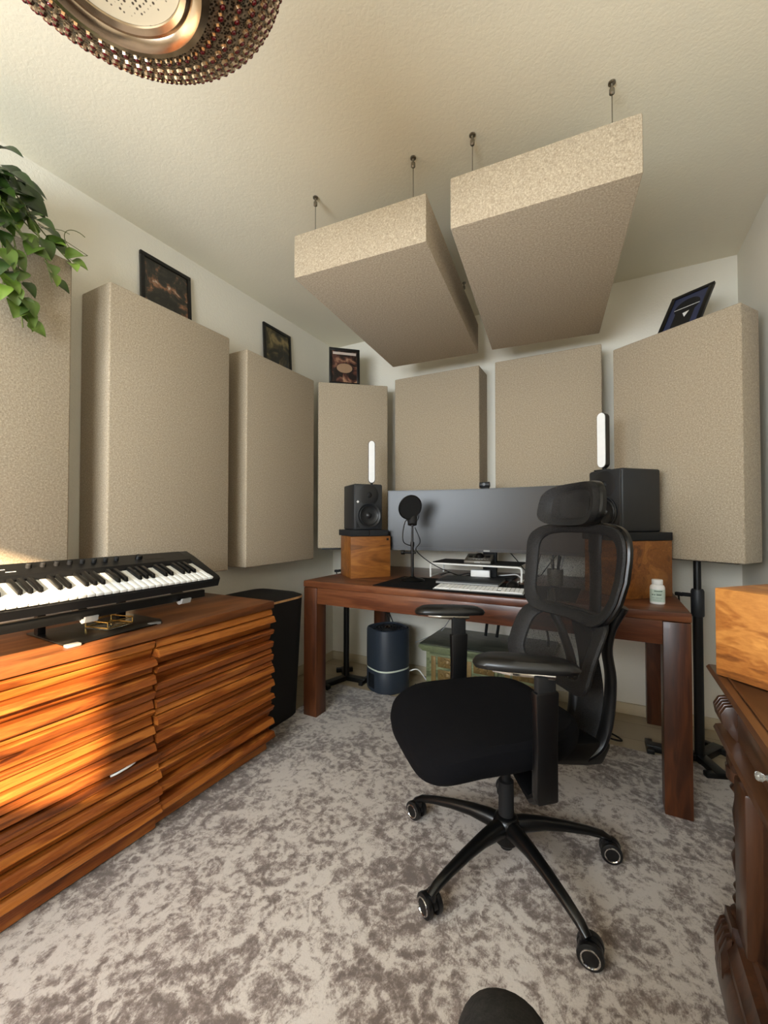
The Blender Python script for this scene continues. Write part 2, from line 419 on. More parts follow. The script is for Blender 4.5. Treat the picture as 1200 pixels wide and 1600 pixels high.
def cloud(P, label, hooks):
    a = Vector((*P[0], 0)); b = Vector((*P[1], 0)); c = Vector((*P[2], 0)); d = Vector((*P[3], 0))
    t = empty('ceiling_panel', (a.x, a.y, 2.10), label, 'acoustic panel', group='beige acoustic panels hung from the ceiling')
    b_ = b-a; c_ = c-a; d_ = d-a
    MB().prism([(0, 0), (b_.x, b_.y), (c_.x, c_.y), (d_.x, d_.y)], 0, .178, 'Z', .006).build('panel_body', M['linen'], t)
    for hx, hy in hooks:
        x, y = hx-a.x, hy-a.y
        cb = MB().cyl((x, y, .175), (x, y, .345), .0016, seg=8).build('cable', M['steel'], t)
        MB().lathe([(.004, 0), (.008, .004), (.008, .018), (.004, .022), (.004, .034), (.011, .036), (.011, .0405)], 16, T(x, y, .3495)).build('ceiling_anchor', M['steel'], cb)
cloud([(-1.134, 1.334), (-.564, 1.377), (-.675, 2.462), (-1.231, 2.43)], 'left and smaller looking beige fabric panel hanging flat from the ceiling',
      [(-1.096, 1.428), (-.645, 1.445), (-.73, 2.36), (-1.16, 2.33)])
cloud([(-.468, 1.357), (.099, 1.393), (-.031, 2.505), (-.592, 2.455)], 'right beige fabric panel hanging flat from the ceiling nearest the right corner',
      [(-.418, 1.458), (.023, 1.489), (-.09, 2.4), (-.53, 2.36)])

# ================================================================== sideboard, left
CX0, CF = -1.949, -1.418
t = empty('sideboard', (-1.68, 0.45, RZ), 'long slatted sheesham wood sideboard along the left wall under the piano keyboard', 'sideboard')
ox, oy, oz = -1.68, 0.45, RZ
def LX(x): return x-ox
def LY(y): return y-oy
def LZ(z): return z-oz
MB().box(LX(CX0), LX(CF-.03), LY(-.55), LY(1.512), 0, LZ(.684)).build('body', M['sheesham'], t)
MB().box(LX(CX0), LX(CF+.004), LY(-.565), LY(1.532), LZ(.682), LZ(.716), .003).build('top', M['sheeshtop'], t)
def slats(y0, y1, rows, name, seed, yend_ret=True):
    rnd = random.Random(seed); b = MB()
    for (z0, z1, prot, lean) in rows:
        bm = bmesh.new(); n = max(8, int((y1-y0)/.035)); rr = []
        ph = rnd.random()*50
        for i in range(n+1):
            y = y0+(y1-y0)*i/n
            w1 = (mnoise.noise(Vector((y*2.6+ph, 0, 0))))*.009; w2 = (mnoise.noise(Vector((y*2.1+ph, 7, 0))))*.010
            xb = CF-.032
            xt = CF-.014+prot+w1*.5; xl = CF-.014+prot+lean+w2*.5
            zt = z1-.0015; zb = z0+.0015; zm = (z0+z1)/2+w1*1.6
            pts = [(xb, zb), (xl-.004, zb), (xl, zb+.004), (CF-.014+prot+lean*.55+w1*.6, zm), (xt, zt-.004), (xt-.004, zt), (xb, zt)]
            rr.append([bm.verts.new((LX(x), LY(y), LZ(z))) for x, z in pts])
        for a, c in zip(rr, rr[1:]):
            for k in range(7): bm.faces.new((a[k], a[(k+1) % 7], c[(k+1) % 7], c[k]))
        bm.faces.new(rr[0][::-1]); bm.faces.new(rr[-1])
        bmesh.ops.recalc_face_normals(bm, faces=bm.faces); b.merge(bm)
    return b.build(name, M['sheesham'], t, angle=25)
def rows(z0, z1, n, seed, base=0.0):
    rnd = random.Random(seed); zs = [z0+(z1-z0)*i/n for i in range(n+1)]
    for i in range(1, n): zs[i] += rnd.uniform(-.004, .004)
    out = []
    for i in range(n):
        p = (0.003 if i % 2 else 0.022)+rnd.uniform(-.004, .004)+base
        out.append((zs[i], zs[i+1], p, rnd.choice((-.009, .007, -.005, .009))))
    return out
slats(.942, 1.528, rows(.072, .678, 20, 5), 'slatted_door', 3)
slats(.942, 1.512, [(0.012, .070, -.012, .004)], 'plinth', 8)
slats(-.55, .933, rows(.292, .678, 13, 9), 'slatted_door', 4)
slats(-.55, .950, rows(.075, .284, 7, 12, .013), 'slatted_drawer', 6)
slats(-.55, .945, [(0.012, .073, .006, .004)], 'plinth', 10)
MB().tube(catmull([(LX(CF+.014), LY(.78), LZ(.288)), (LX(CF+.02), LY(.80), LZ(.290)), (LX(CF+.016), LY(.84), LZ(.291)), (LX(CF+.012), LY(.86), LZ(.293))], 4), .0035, 8).build('sunlit_gap_sliver', M['white'], t)['label'] = 'small white sliver imitating the sunlit gap above the drawer'  # white tube stands in for sunlight glinting in the slit above the drawer
# end panel with the slat ends
b = MB()
for i, (z0, z1, p, l) in enumerate(rows(.072, .678, 20, 5)):
    b.box(LX(CX0+.02), LX(CF-.02), LY(1.510), LY(1.514+p*.7), LZ(z0+.002), LZ(z1-.002), .002)
b.build('slatted_end', M['sheesham'], t)

# ================================================================== piano keyboard
KT = math.atan2(.082, .215)
t = empty('piano_keyboard', (-1.360, 1.155, .842), 'black electronic piano keyboard with white keys on a stand atop the sideboard', 'keyboard', rot=(KT, 0, R(90)))
t.rotation_euler = (Matrix.Rotation(R(90), 3, 'Z') @ Matrix.Rotation(KT, 3, 'X')).to_euler()
KL, KD = .985, .236
b = MB(); cs = -KL
b.prism([(0.0, .004), (0, .030), (.012, .034), (.135, .034), (.142, .050), (.150, .056), (KD-.01, .056), (KD, .048), (KD-.02, .004)], -KL, -.034, 'X')
b.prism([(0.0, .004), (0, .036), (.010, .042), (.165, .055), (KD-.012, .056), (KD, .048), (KD-.02, .004)], -.034, 0, 'X')
o = b.build('case', M['black'], t)
# slanted right shoulder
KW = .0235; kx1 = -.030
blackpos = {}
for i in range(36):            # from the right end; rightmost is C
    x1 = kx1-i*KW; x0 = x1-KW+.0012
    MB().box(x0, x1, .004, .134, .034, .044, .0022, 2).build('white_key', M['ivory'], t)
note = 0; order = ['C', 'B', 'A', 'G', 'F', 'E', 'D']
for i in range(35):
    nm = order[i % 7]          # key i (from right); black key to its left unless C or F
    if nm in ('C', 'F'): continue
    xc = kx1-(i+1)*KW
    b = MB(); b.prism([(.052, .040), (.060, .056), (.134, .056), (.134, .040)], xc-.006, xc+.006, 'X', .0018)
    b.build('black_key', M['gloss'], t)
for k in range(8):
    x = -.30-k*.036
    MB().lathe([(.0075, 0), (.0072, .011), (.005, .0135)], 16, T(x, .192, .056)).build('knob', M['blackmatt'], t)
MB().lathe([(.012, 0), (.0115, .012), (.009, .014)], 20, T(-.22, .192, .056)).build('dial', M['black'], t)
MB().box(-.20, -.13, .178, .206, .056, .0565).build('display', M['gloss'], t)
b = MB()
for k in range(9):
    x = -.60-(k % 3)*.045-(k//3)*.02; y = .172+(k//3)*.017
    b.box(x-.012, x+.012, y, y+.0015, .0560, .0568)
b.build('panel_marking', M['white'], t, False)
b = MB()
for k in range(8): b.box(-.82+(k % 4)*.03, -.796+(k % 4)*.03, .172+(k//4)*.03, .196+(k//4)*.03, .056, .0595, .001)
b.build('drum_pad', M['grey'], t)
# stand under it
SX, SY = -1.60, .86
t = empty('keyboard_stand', (SX, SY, .7165), 'black desktop stand with a flat base plate holding the piano keyboard up', 'stand')
b = MB(); b.prism([(-1.735-SX, .685-SY), (-1.445-SX, .675-SY), (-1.475-SX, 1.0-SY), (-1.53-SX, 1.03-SY), (-1.74-SX, 1.03-SY)], 0, .006, 'Z', .002)
b.build('base_plate', M['gloss'], t)
for y in (.70, .965):
    MB().box(-1.69-SX, -1.665-SX, y-.012-SY, y+.012-SY, .004, .170, .002).build('post', M['blackmetal'], t)
b = MB(); b.box(-1.692-SX, -1.664-SX, -.1-SY, 1.115-SY, .170, .192, .002)
b.build('rail', M['blackmetal'], t)
b = MB(); b.box(-1.405-SX, -1.385-SX, .0-SY, 1.115-SY, .090, .117, .002)
b.build('rail', M['blackmetal'], t)
for y in (.15, .70, 1.03):
    b = MB(); b.prism([(-1.40-SX, .095), (-1.40-SX, .112), (-1.68-SX, .190), (-1.68-SX, .172)], y-SY-.012, y-SY+.012, 'Y')
    b.build('cross_bar', M['blackmetal'], t)
for y in (.70, 1.02):
    b = MB(); b.prism([(-1.402-SX, .088), (-1.385-SX, .078), (-1.368-SX, .083), (-1.362-SX, .100), (-1.370-SX, .100), (-1.378-SX, .090), (-1.400-SX, .096)], y-.018-SY, y+.018-SY, 'Y')
    b.build('clip', M['grey'], t)['label'] = 'grey rubber clip'
for x, y in ((-1.45, .69), (-1.485, .975)):
    MB().box(x-.012-SX, x+.012-SX, y-.02-SY, y+.02-SY, -.0005, .009, .003).build('corner_tip', M['grey'], t)['label'] = 'grey rubber corner tip'
# glass dish with a brass rim
t = empty('trinket_dish', (-1.585, .872, .7225), 'small square glass dish with a brass rim on the keyboard stand plate', 'dish', R(12))
def glass():
    m, nt, b = newmat('clear_glass'); b.inputs['Transmission Weight'].default_value = 0.9; b.inputs['Roughness'].default_value = 0.05
    b.inputs['Base Color'].default_value = (0.9, 0.92, 0.85, 1); return m
M['glass'] = glass(); M['brass'] = plain('brass', (196, 164, 96), 0.2, 1.0)
MB().box(-.05, .05, -.05, .05, 0, .004, .0015).build('dish_base', M['glass'], t)
b = MB()
for z in (.006, .026): b.tube([(sx*.05, sy*.05, z) for sx, sy in ((1, 1), (-1, 1), (-1, -1), (1, -1))], .0022, 8, up=(0, 0, 1), closed=True)
for sx, sy in ((1, 1), (-1, 1), (-1, -1), (1, -1)): b.cyl((sx*.05, sy*.05, .004), (sx*.05, sy*.05, .027), .0022, seg=8)
b.build('rim', M['brass'], t)

# ================================================================== black bin
t = empty('laundry_bin', (-1.715, 1.748, RZ), 'tall black bin with a tan rim between the sideboard and the desk', 'bin')
def fb(a, b, off, h=.655): return Vector((a*(.158+.027*off), b*(.158+.027*off), h*off))
MB().rsurf(fb, [(0, 0), (.97, 0), (1, .01), (1, 1.0), (.95, 1.0)], 64, 5).build('basket', M['blackmatt'], t)
MB().rsurf(lambda a, b, o: Vector((a*.187, b*.187, .655+o)), [(.98, -.001), (1.0, .0), (1.0, .010), (.98, .011), (.9, .011), (.9, -.001)], 64, 5, close=True).build('rim', wood('tan_rim', (150, 110, 70), (184, 140, 94), (206, 164, 116), 'X'), t)
MB().rsurf(lambda a, b, o: Vector((a*.184, b*.184, .666+o)), [(0, .024), (.5, .022), (.85, .014), (1, .002), (1, -.002), (0, -.002)], 64, 5).build('lid', M['blackmatt'], t)

# ================================================================== desk
DX0, DX1, DY0, DY1 = -1.520, 0.266, 1.885, 2.780
DCX, DCY = (DX0+DX1)/2, (DY0+DY1)/2
t = empty('desk', (DCX, DCY, 0), 'large dark reddish brown wooden desk with thick square legs', 'desk')
def dl(x0, x1, y0, y1, z0, z1, bev=.003): return MB().box(x0-DCX, x1-DCX, y0-DCY, y1-DCY, z0, z1, bev)
dl(DX0-.002, DX1+.002, DY0-.002, DY1, .726, .762, .005).build('desktop', M['desk'], t)
for x in (DX0, DX1-.088):
    for y, z in ((DY0, RZ), (DY1-.09, .001)):
        dl(x, x+.088, y, y+.09, z, .724).build('leg', M['deskleg'], t)
for y in (DY0+.006, DY1-.05): dl(DX0+.088, DX1-.088, y, y+.028, .636, .7255, .002).build('apron', M['desk'], t)
for x in (DX0+.010, DX1-.038): dl(x, x+.028, DY0+.09, DY1-.09, .636, .7255, .002).build('apron', M['desk'], t)
DZ = .762

# wooden speaker boxes, speakers
def cornerbox(name, A, dirx, w, d, z0, h, mat, label, group, cat='box'):
    """A = front left bottom corner seen from the front; dirx = direction along the front, depth goes left of it"""
    a = math.atan2(dirx[1], dirx[0])
    t = empty(name, (A[0], A[1], z0), label, cat, a, group)
    return t
def woodbox(A, dirx, w, d, h, label, z0=DZ, mat='box', group=None):
    t = cornerbox('wooden_box', A, dirx, w, d, z0, h, mat, label, group)
    MB().box(0, w, 0, d, 0, h, .003).build('box_shell', M[mat], t)
    MB().box(w-.026, w-.012, -.0008, .0, h-.026, h-.012).build('badge', M['blackmatt'], t, False)
    return t
gB = 'honey brown wooden cube boxes carrying the speakers'
Ldir = (.642, .767); Rdir = (.712, -.702)
woodbox((-1.318, 2.060), Ldir, .25, .21, .245, 'honey brown wooden cube box under the left speaker on the desk', group=gB)
woodbox((-.101, 2.258), Rdir, .25, .25, .250, 'honey brown wooden cube box under the right speaker behind the chair', group=gB)
def local(A, dirx, u, v):
    n = Vector(dirx).normalized(); return (A[0]+n.x*u-n.y*v, A[1]+n.y*u+n.x*v)
def isopad(A, dirx, w, d, z0, h, label):
    t = empty('speaker_pad', (A[0], A[1], z0), label, 'pad', math.atan2(dirx[1], dirx[0]), 'black foam speaker pads')
    MB().box(0, w/2-.001, 0, d, 0, h, .003).build('foam_block', M['foam'], t)
    MB().box(w/2+.001, w, 0, d, 0, h, .003).build('foam_block', M['foam'], t)
isopad(local((-1.318, 2.060), Ldir, -.005, -.012), Ldir, .235, .25, DZ+.246, .036, 'black foam pad on the left wooden box under its speaker')
isopad(local((-.101, 2.258), Rdir, .0, -.015), Rdir, .25, .27, DZ+.251, .036, 'black foam pad on the right wooden box under its speaker')
def speaker(A, dirx, z0, label, w=.178, d=.215, h=.272, logo=True):
    t = empty('studio_monitor', (A[0], A[1], z0), label, 'speaker', math.atan2(dirx[1], dirx[0]), 'charcoal studio monitor speakers')
    MB().box(0, w, .004, d, 0, h, .009, 3).build('cabinet', M['charcoal'], t)
    # front baffle with chamfered lower corners
    b = MB(); b.prism([(.006, .005), (w-.006, .005), (w-.004, h-.010), (w-.012, h-.004), (.012, h-.004), (.004, h-.010)], -.004, .006, 'Y', .002)
    b.build('baffle', M['charcoal'], t)
    RX = Matrix.Rotation(R(90), 4, 'X')
    def face(x, z): return T(x, -.004, z) @ RX      # lathe z -> -y
    b = MB(); b.lathe([(.0, -.012+.016), (.012, .0042), (.040, .0045), (.056, .0015), (.060, 0.0003), (.062, 0.0)], 40, face(w/2, h*.76), cap=False)
    b.build('waveguide', M['cone'], t)
    MB().lathe([(.018, .003), (.016, .006), (.012, .009), (.006, .0115), (.001, .0122)], 24, face(w/2, h*.76)).build('tweeter', M['blackmatt'], t)
    b = MB(); b.lathe([(.072, 0), (.073, .006), (.069, .009), (.064, .006), (.060, .004), (.056, .008), (.050, .0035), (.030, -.0005+.002), (.018, .0015), (.016, .004), (.008, .009), (.001, .011)], 48, face(w/2, h*.315))
    b.build('woofer', M['cone'], t)
    MB().tube([(w/2+.071*cos(a*PI/24), -.011, h*.315+.071*sin(a*PI/24)) for a in range(48)], .0025, 8, up=(0, 1, 0), closed=True).build('woofer_ring', M['charcoal'], t)
    for sx in (0, 1):
        x = .012 if sx == 0 else w-.012; s_ = 1 if sx == 0 else -1
        MB().prism([(x, .014), (x+s_*.022, .014), (x, .055)], -.0045, -.003, 'Y').build('port', M['blackmatt'], t)
    if logo: MB().box(-.006, .006, -.0008, .0008, -.006, .006, mtx=T(.020, -.0046, h*.61) @ Matrix.Rotation(R(45), 4, 'Y')).build('badge', M['white'], t)['label'] = 'small white diamond badge'
    return t
A = local((-1.318, 2.060), Ldir, .022, .004); ZL = DZ+.246+.0365
speaker(A, Ldir, ZL, 'charcoal studio monitor speaker at the left end of the desk')
A2 = local((-.101, 2.258), Rdir, .030, .004); ZR = DZ+.251+.0365
speaker(A2, Rdir, ZR, 'charcoal studio monitor speaker beside the office chair headrest', w=.185, d=.225, h=.285)
def lightbar(x, y, z, rz, h, label, w=.043, d=.036):
    t = empty('light_bar', (x, y, z), label, 'lamp', rz, 'upright white light bars on the speakers')
    MB().box(-.035, .035, -.022, .022, 0, .006, .002).build('foot', M['blackmatt'], t)
    MB().cyl((0, .01, .004), (0, .01, .02), .008).build('stem', M['blackmatt'], t)
    def f(a, b, o): return Vector((a*w/2, o, .014+h/2+math.copysign(abs(b), b)*h/2))
    def cap(n=10):
        pts = []
        for i in range(n+1):
            a = PI*i/n; pts.append((w/2*cos(a), .014+h-w/2+w/2*sin(a)))
        for i in range(n+1):
            a = PI+PI*i/n; pts.append((w/2*cos(a), .014+w/2+w/2*sin(a)))
        return pts
    p = cap(); MB().prism(p, -d/2+.003, d/2, 'Y').build('housing', M['black'], t)
    cz = .014+h/2
    q = [(x_*.86, cz+(z_-cz)*.985) for x_, z_ in p]
    MB().prism(q, -d/2-.001, -d/2+.004, 'Y').build('diffuser', M['led'], t)
A3 = local(A, Ldir, .145, .10)
lightbar(A3[0], A3[1], ZL+.2725, R(30), .262, 'white upright light bar standing on the left speaker')
A4 = local(A2, Rdir, .045, .04)
lightbar(A4[0], A4[1], ZR+.2855, R(-26), .262, 'white upright light bar standing on the right speaker')

# ------------------------------------------------------------------ curved monitor
MCX, MCY, MR_, MHW = -.612, 2.395, 1.75, .585
t = empty('curved_monitor', (MCX, MCY, DZ), 'very wide curved black desktop monitor standing on the desk', 'monitor')
amax = math.asin(MHW/MR_)
def curved(a0, a1, z0, z1, off0, off1, n=40):
    bm = bmesh.new(); rr = []
    for i in range(n+1):
        a = a0+(a1-a0)*i/n
        P = []
        for off, z in ((off0, z0), (off0, z1), (off1, z1), (off1, z0)):
            r = MR_-off; P.append(bm.verts.new((r*sin(a), -MR_+r*cos(a)+0, z)))
        rr.append(P)
    for a, c in zip(rr, rr[1:]):
        for k in range(4): bm.faces.new((a[k], a[(k+1) % 4], c[(k+1) % 4], c[k]))
    bm.faces.new(rr[0][::-1]); bm.faces.new(rr[-1]); bmesh.ops.recalc_face_normals(bm, faces=bm.faces)
    return MB().merge(bm)
# screen centre is the far point; ends come forward; off>0 = towards the viewer
z0, z1 = .158, .522
curved(-amax, amax, z0, z1, -.030, .0).build('housing', M['black'], t)
curved(-amax+.004, amax-.004, z0+.018, z1-.006, .0, .0012).build('screen', M['screen'], t)
b = curved(-amax, amax, z0-.001, z0+.017, -.0, .004); b.build('bottom_bezel', M['black'], t)
MB().box(-.018, .018, -.0065, -.0035, z0+.001, z0+.011, .001).build('badge', M['grey'], t)['label'] = 'small silver badge'
MB().box(-.04, .04, .06, .09, .0, .34, .006).build('stand_column', M['blackmatt'], t)
MB().box(-.05, .05, .028, .08, .25, .42, .006).build('mount', M['blackmatt'], t)
MB().box(-.14, .14, .0, .17, 0, .010, .004).build('stand_foot', M['blackmatt'], t)
# webcam
t = empty('webcam', (MCX-.01, MCY, DZ+z1+.0005), 'small black round webcam clipped on top of the monitor centre', 'webcam')
MB().box(-.022, .022, -.006, .02, 0, .008, .002).build('clip', M['blackmatt'], t)
MB().cyl((-.028, -.002, .022), (.028, -.002, .022), .015, seg=20).build('camera_body', M['charcoal'], t)
MB().cyl((0, -.014, .022), (0, -.021, .022), .009, seg=20).build('lens', M['gloss'], t)

# ------------------------------------------------------------------ things on the desk
tag(MB().box(-1.085, -.12, 1.905, 2.29, DZ, DZ+.003, .001).build('desk_mat', M['pad']), 'black fabric desk mat under the white computer keyboard', 'desk mat')
PZ = DZ+.0032
# mic on round base
MX, MY = -.968, 2.150
t = empty('microphone', (MX, MY, PZ), 'black microphone with a round pop filter on a desktop stand', 'microphone')
MB().lathe([(.068, 0), (.069, .005), (.060, .010), (.020, .018), (.012, .024)], 40).build('round_base', M['gloss'], t)
MB().cyl((0, 0, .02), (0, 0, .21), .0085).build('pole', M['gloss'], t)
MB().cyl((0, 0, .20), (0, 0, .335), .0060).build('upper_pole', M['gloss'], t)
MB().cyl((0, 0, .19), (0, 0, .215), .011).build('collar', M['black'], t)
MB().cyl((-.065, 0, .155), (.02, 0, .155), .006).cyl((-.066, 0, .155), (-.050, 0, .155), .013).build('clamp', M['black'], t)
vd = Vector((-MX, -MY, 0)).normalized()       # towards the chair
sd_ = Vector((-vd.y, vd.x, 0))
b = MB()
ring = [Vector((0, 0, .335))+sd_*(.036*cos(a))+Vector((0, 0, .045*sin(a))) for a in [PI+PI*i/14 for i in range(15)]]
ring = [p+Vector((0, 0, .03)) for p in ring]
b.tube(ring, .003, 8); b.build('yoke', M['black'], t)
d1 = (Vector((0, 0, 1))*.75-vd*.25).normalized()
c0 = Vector((0, 0, .345))
b = MB(); b.cyl(c0-d1*.035, c0+d1*.03, .026, .028, 24); b.cyl(c0+d1*.03, c0+d1*.055, .028, .014, 24)
b.build('mic_body', M['blackmatt'], t)
nrm = (vd*.86+Vector((0, 0, -.30))+sd_*.42).normalized()
pc = Vector((0, 0, .408))+vd*.045-sd_*.012
q = nrm.to_track_quat('Z', 'Y').to_matrix().to_4x4()
MB().lathe([(.0, .0), (.066, .0), (.0665, .0015), (.066, .003), (.0, .003)], 48, Matrix.Translation(pc) @ q, cap=False).build('pop_filter', M['blackmatt'], t)
MB().tube([Matrix.Translation(pc) @ q @ Vector((.067*cos(2*PI*i/48), .067*sin(2*PI*i/48), .0015)) for i in range(48)], .0038, 8, up=nrm, closed=True).build('filter_ring', M['gloss'], t)
MB().tube(catmull([(0, 0, .19), vd*.03-sd_*.05+Vector((0, 0, .22)), vd*.03-sd_*.045+Vector((0, 0, .31)), pc-q.to_3x3() @ Vector((0, .05, 0))], 6), .0028, 8).build('gooseneck', M['black'], t)
tag(MB().tube(catmull([(MX+.01, MY+.012, DZ+.30), (MX+.035, MY+.03, DZ+.22), (MX+.015, MY+.02, DZ+.17), (MX+.08, MY+.1, DZ+.09), (MX+.17, MY+.2, DZ+.03), (MX+.25, MY+.27, DZ+.006), (MX+.4, MY+.36, DZ+.006)], 8), .0027, 8).build('microphone_cable', M['blackmatt']),
    'thin black cable looping from the microphone to the desk', 'cable')
# laptop (closed) under the shelf
t = empty('laptop', (-.66, 2.245, PZ), 'closed flat dark grey laptop behind the white computer keyboard', 'laptop', R(3))
MB().box(-.165, .165, -.115, .115, .0, .010, .003).build('lower_case', M['grey'], t)
MB().box(-.165, .165, -.115, .115, .0105, .016, .002).build('lid', M['charcoal'], t)
# white wireframe monitor shelf
t = empty('desk_shelf', (-.675, 2.46, DZ), 'low white metal desk shelf with dark top under the monitor', 'shelf')
b = MB()
for y in (-.115, .11):
    b.tube(catmull([(-.262, y, .003), (-.262, y, .03), (-.262, y, .068), (-.252, y, .081), (-.2, y, .083), (0, y, .083), (.2, y, .083), (.252, y, .081), (.262, y, .068), (.262, y, .03), (.262, y, .003)], 4), .0055, 8, up=(0, 1, 0))
b.build('wire_frame', M['white'], t)
for x in (-.262, .262): MB().tube([(x, -.115, .006), (x, .11, .006)], .005, 8).build('foot_rail', M['white'], t)
MB().box(-.25, .25, -.112, .107, .0885, .094, .002).build('shelf_top', M['blackmatt'], t)
tag(MB().box(-.055, .055, -.02, .02, 0, .052, .006, mtx=T(-.655, 2.42, DZ) @ Rz(R(4))).build('white_adapter', M['white']), 'white adapter box under the desk shelf', 'adapter')
tag(MB().lathe([(.028, 0), (.031, .006), (.026, .018), (.014, .027), (.001, .030)], 24, T(-.43, 2.19, PZ) @ Matrix.Diagonal((1, 1.7, 1, 1))).build('computer_mouse', M['black']), 'black computer mouse beside the laptop on the desk mat', 'mouse')
# audio interface
t = empty('audio_interface', (-.655, 2.385, DZ+.0945), 'dark metal audio interface with a big round dial on the desk shelf', 'audio interface', R(4))
def iface():
    b = MB(); b.prism([(-.055, 0), (-.055, .016), (.060, .048), (.066, .043), (.066, 0)], -.075, .075, 'X', .002); return b
iface().build('case', M['interface'], t)
sl = math.atan2(.032, .115); MI = T(0, -.055, .016) @ Matrix.Rotation(sl, 4, 'X')
MB().lathe([(.028, 0), (.028, .003), (.020, .004), (.018, .016), (.014, .018)], 32, MI @ T(0, .070, 0)).build('dial', M['gloss'], t)
b = MB()
for k in range(6): b.box(-.045+k*.016, -.037+k*.016, .024, .030, 0, .0012, mtx=MI)
for x in (-.056, .05): b.box(x, x+.006, .028, .034, 0, .0012, mtx=MI)
b.box(-.035, .035, .036, .039, 0, .0008, mtx=MI); b.box(-.016, .016, -.0559, -.0549, .006, .011)
b.build('button', M['grey'], t, False)
MB().box(-.062, -.036, .056, .084, 0, .0012, mtx=MI).box(.036, .062, .056, .084, 0, .0012, mtx=MI).build('display', M['black'], t, False)
# computer keyboard
t = empty('computer_keyboard', (-.553, 2.005, PZ), 'slim white computer keyboard on the black desk mat', 'computer keyboard', R(4))
b = MB(); b.prism([(-.058, 0), (-.058, .004), (.058, .010), (.058, 0)], -.212, .212, 'X', .001); b.build('tray', M['grey'], t)
sl2 = math.atan2(.006, .116)
for r_ in range(6):
    y = -.052+r_*.0178
    for c_ in range(21):
        if c_ in (15,) and r_ in (1, 2): continue
        x = -.206+c_*.0197
        if r_ == 0 and 3 < c_ < 9: continue
        MB().box(x, x+.0172, y, y+.0152, 0, .0032, .0006, 1, mtx=T(0, -.058, .0042) @ Matrix.Rotation(sl2, 4, 'X') @ T(0, .058, 0)).build('key', M['white'], t, False) if r_ > 0 else None
b = MB(); b.box(-.206, -.13, -.052, -.037, .0045, .0085, .0006); b.box(-.127, -.03, -.052, -.037, .0045, .0085, .0006); b.box(-.027, .206, -.052, -.037, .0045, .0085, .0006)
b.build('space_bar_row', M['white'], t, False)
# pill bottle
t = empty('pill_bottle', (.176, 2.045, DZ), 'small white supplement bottle with a pale green label near the desk corner', 'bottle')
MB().lathe([(.024, 0), (.0268, .003), (.0268, .066), (.024, .074), (.018, .079), (.018, .083)], 32).build('bottle_body', M['white'], t)
MB().lathe([(.0271, .010), (.0271, .060)], 32, cap=False).build('paper_label', M['bottle'], t)
b = MB()
def printline(a0, a1, z, h):      # printed lines too small to read
    n = 6; r = .0274
    b.prism([(r*cos(a0+(a1-a0)*k/n), r*sin(a0+(a1-a0)*k/n)) for k in range(n+1)]+[((r-.0006)*cos(a1-(a1-a0)*k/n), (r-.0006)*sin(a1-(a1-a0)*k/n)) for k in range(n+1)], z, z+h, 'Z')
A0 = -PI/2-.1
for u0, u1, z, h in ((-.4, .7, .052, .003), (-.75, -.5, .037, .0035), (-.40, -.25, .037, .0035), (-.1, .55, .037, .0035), (-.1, .6, .043, .001), (-.7, -.3, .026, .001), (-.2, .7, .026, .0012), (-.7, .6, .020, .0008), (-.6, .5, .015, .0008)):
    printline(A0+u0, A0+u1, z, h)
b.build('lettering', plain('dark_green_ink', (50, 84, 66), .6), t, False)
MB().lathe([(.0195, .080), (.020, .082), (.020, .096), (.0185, .0985)], 32).build('cap', M['white'], t)
# pen cup behind the chair mesh
t = empty('pen_holder', (-.245, 2.36, DZ), 'dark pen holder with pens and a headset seen through the chair mesh', 'pen holder')
MB().lathe([(.036, 0), (.038, .004), (.040, .085), (.037, .085), (.034, .010), (.001, .010)], 24).build('cup', M['interface'], t)
for k, (a, l) in enumerate(((0, .17), (1.2, .15), (2.4, .18), (3.6, .14), (5, .16))):
    MB().cyl((.010*cos(a), .010*sin(a), .011), (.034*cos(a)+.012, .034*sin(a), l), .0045, .004).build('pen', M[['grey', 'blackmatt', 'black', 'steel', 'blackmatt'][k]], t)

# ================================================================== stands behind corner panels
def pstand(x, y, ztop, ang, label, clamp=True):
    t = empty('panel_stand', (x, y, 0), label, 'stand', ang, 'black steel stands carrying the corner panels')
    MB().cyl((0, 0, .02), (0, 0, .74), .0195, seg=24).build('lower_pole', M['blackmetal'], t)
    MB().cyl((0, 0, .70), (0, 0, ztop-.008), .0150, seg=24).build('upper_pole', M['blackmetal'], t)
    c = MB().lathe([(.024, .66), (.026, .665), (.026, .775), (.022, .785)], 24).build('collar', M['charcoal'], t)
    MB().cyl((-.02, -.01, .755), (-.055, -.02, .755), .009).box(-.085, -.05, -.028, -.012, .745, .762, .004).tube(catmull([(-.07, -.02, .748), (-.066, -.02, .70), (-.06, -.02, .655)], 5), .004, 8).build('clamp_lever', M['blackmatt'], c)
    MB().box(-.17, .17, -.03, .03, ztop-.010, ztop-.001, .002).build('top_plate', M['blackmetal'], t)
    for a, l in ((R(90), .17), (R(215), .21), (R(325), .155)):
        m = Rz(a)
        MB().box(0, l, -.024, .024, .004, .034, .003, mtx=m).build('leg', M['blackmetal'], t)
        MB().box(l-.03, l, -.06, .06, .001, .030, .003, mtx=m).build('foot', M['blackmetal'], t)
pstand(-1.603, 2.450, .912, R(38), 'black steel stand under the corner panel behind the air purifier')
pstand(.362, 2.395, .925, R(-34), 'black steel pole stand right of the desk under the big corner panel')

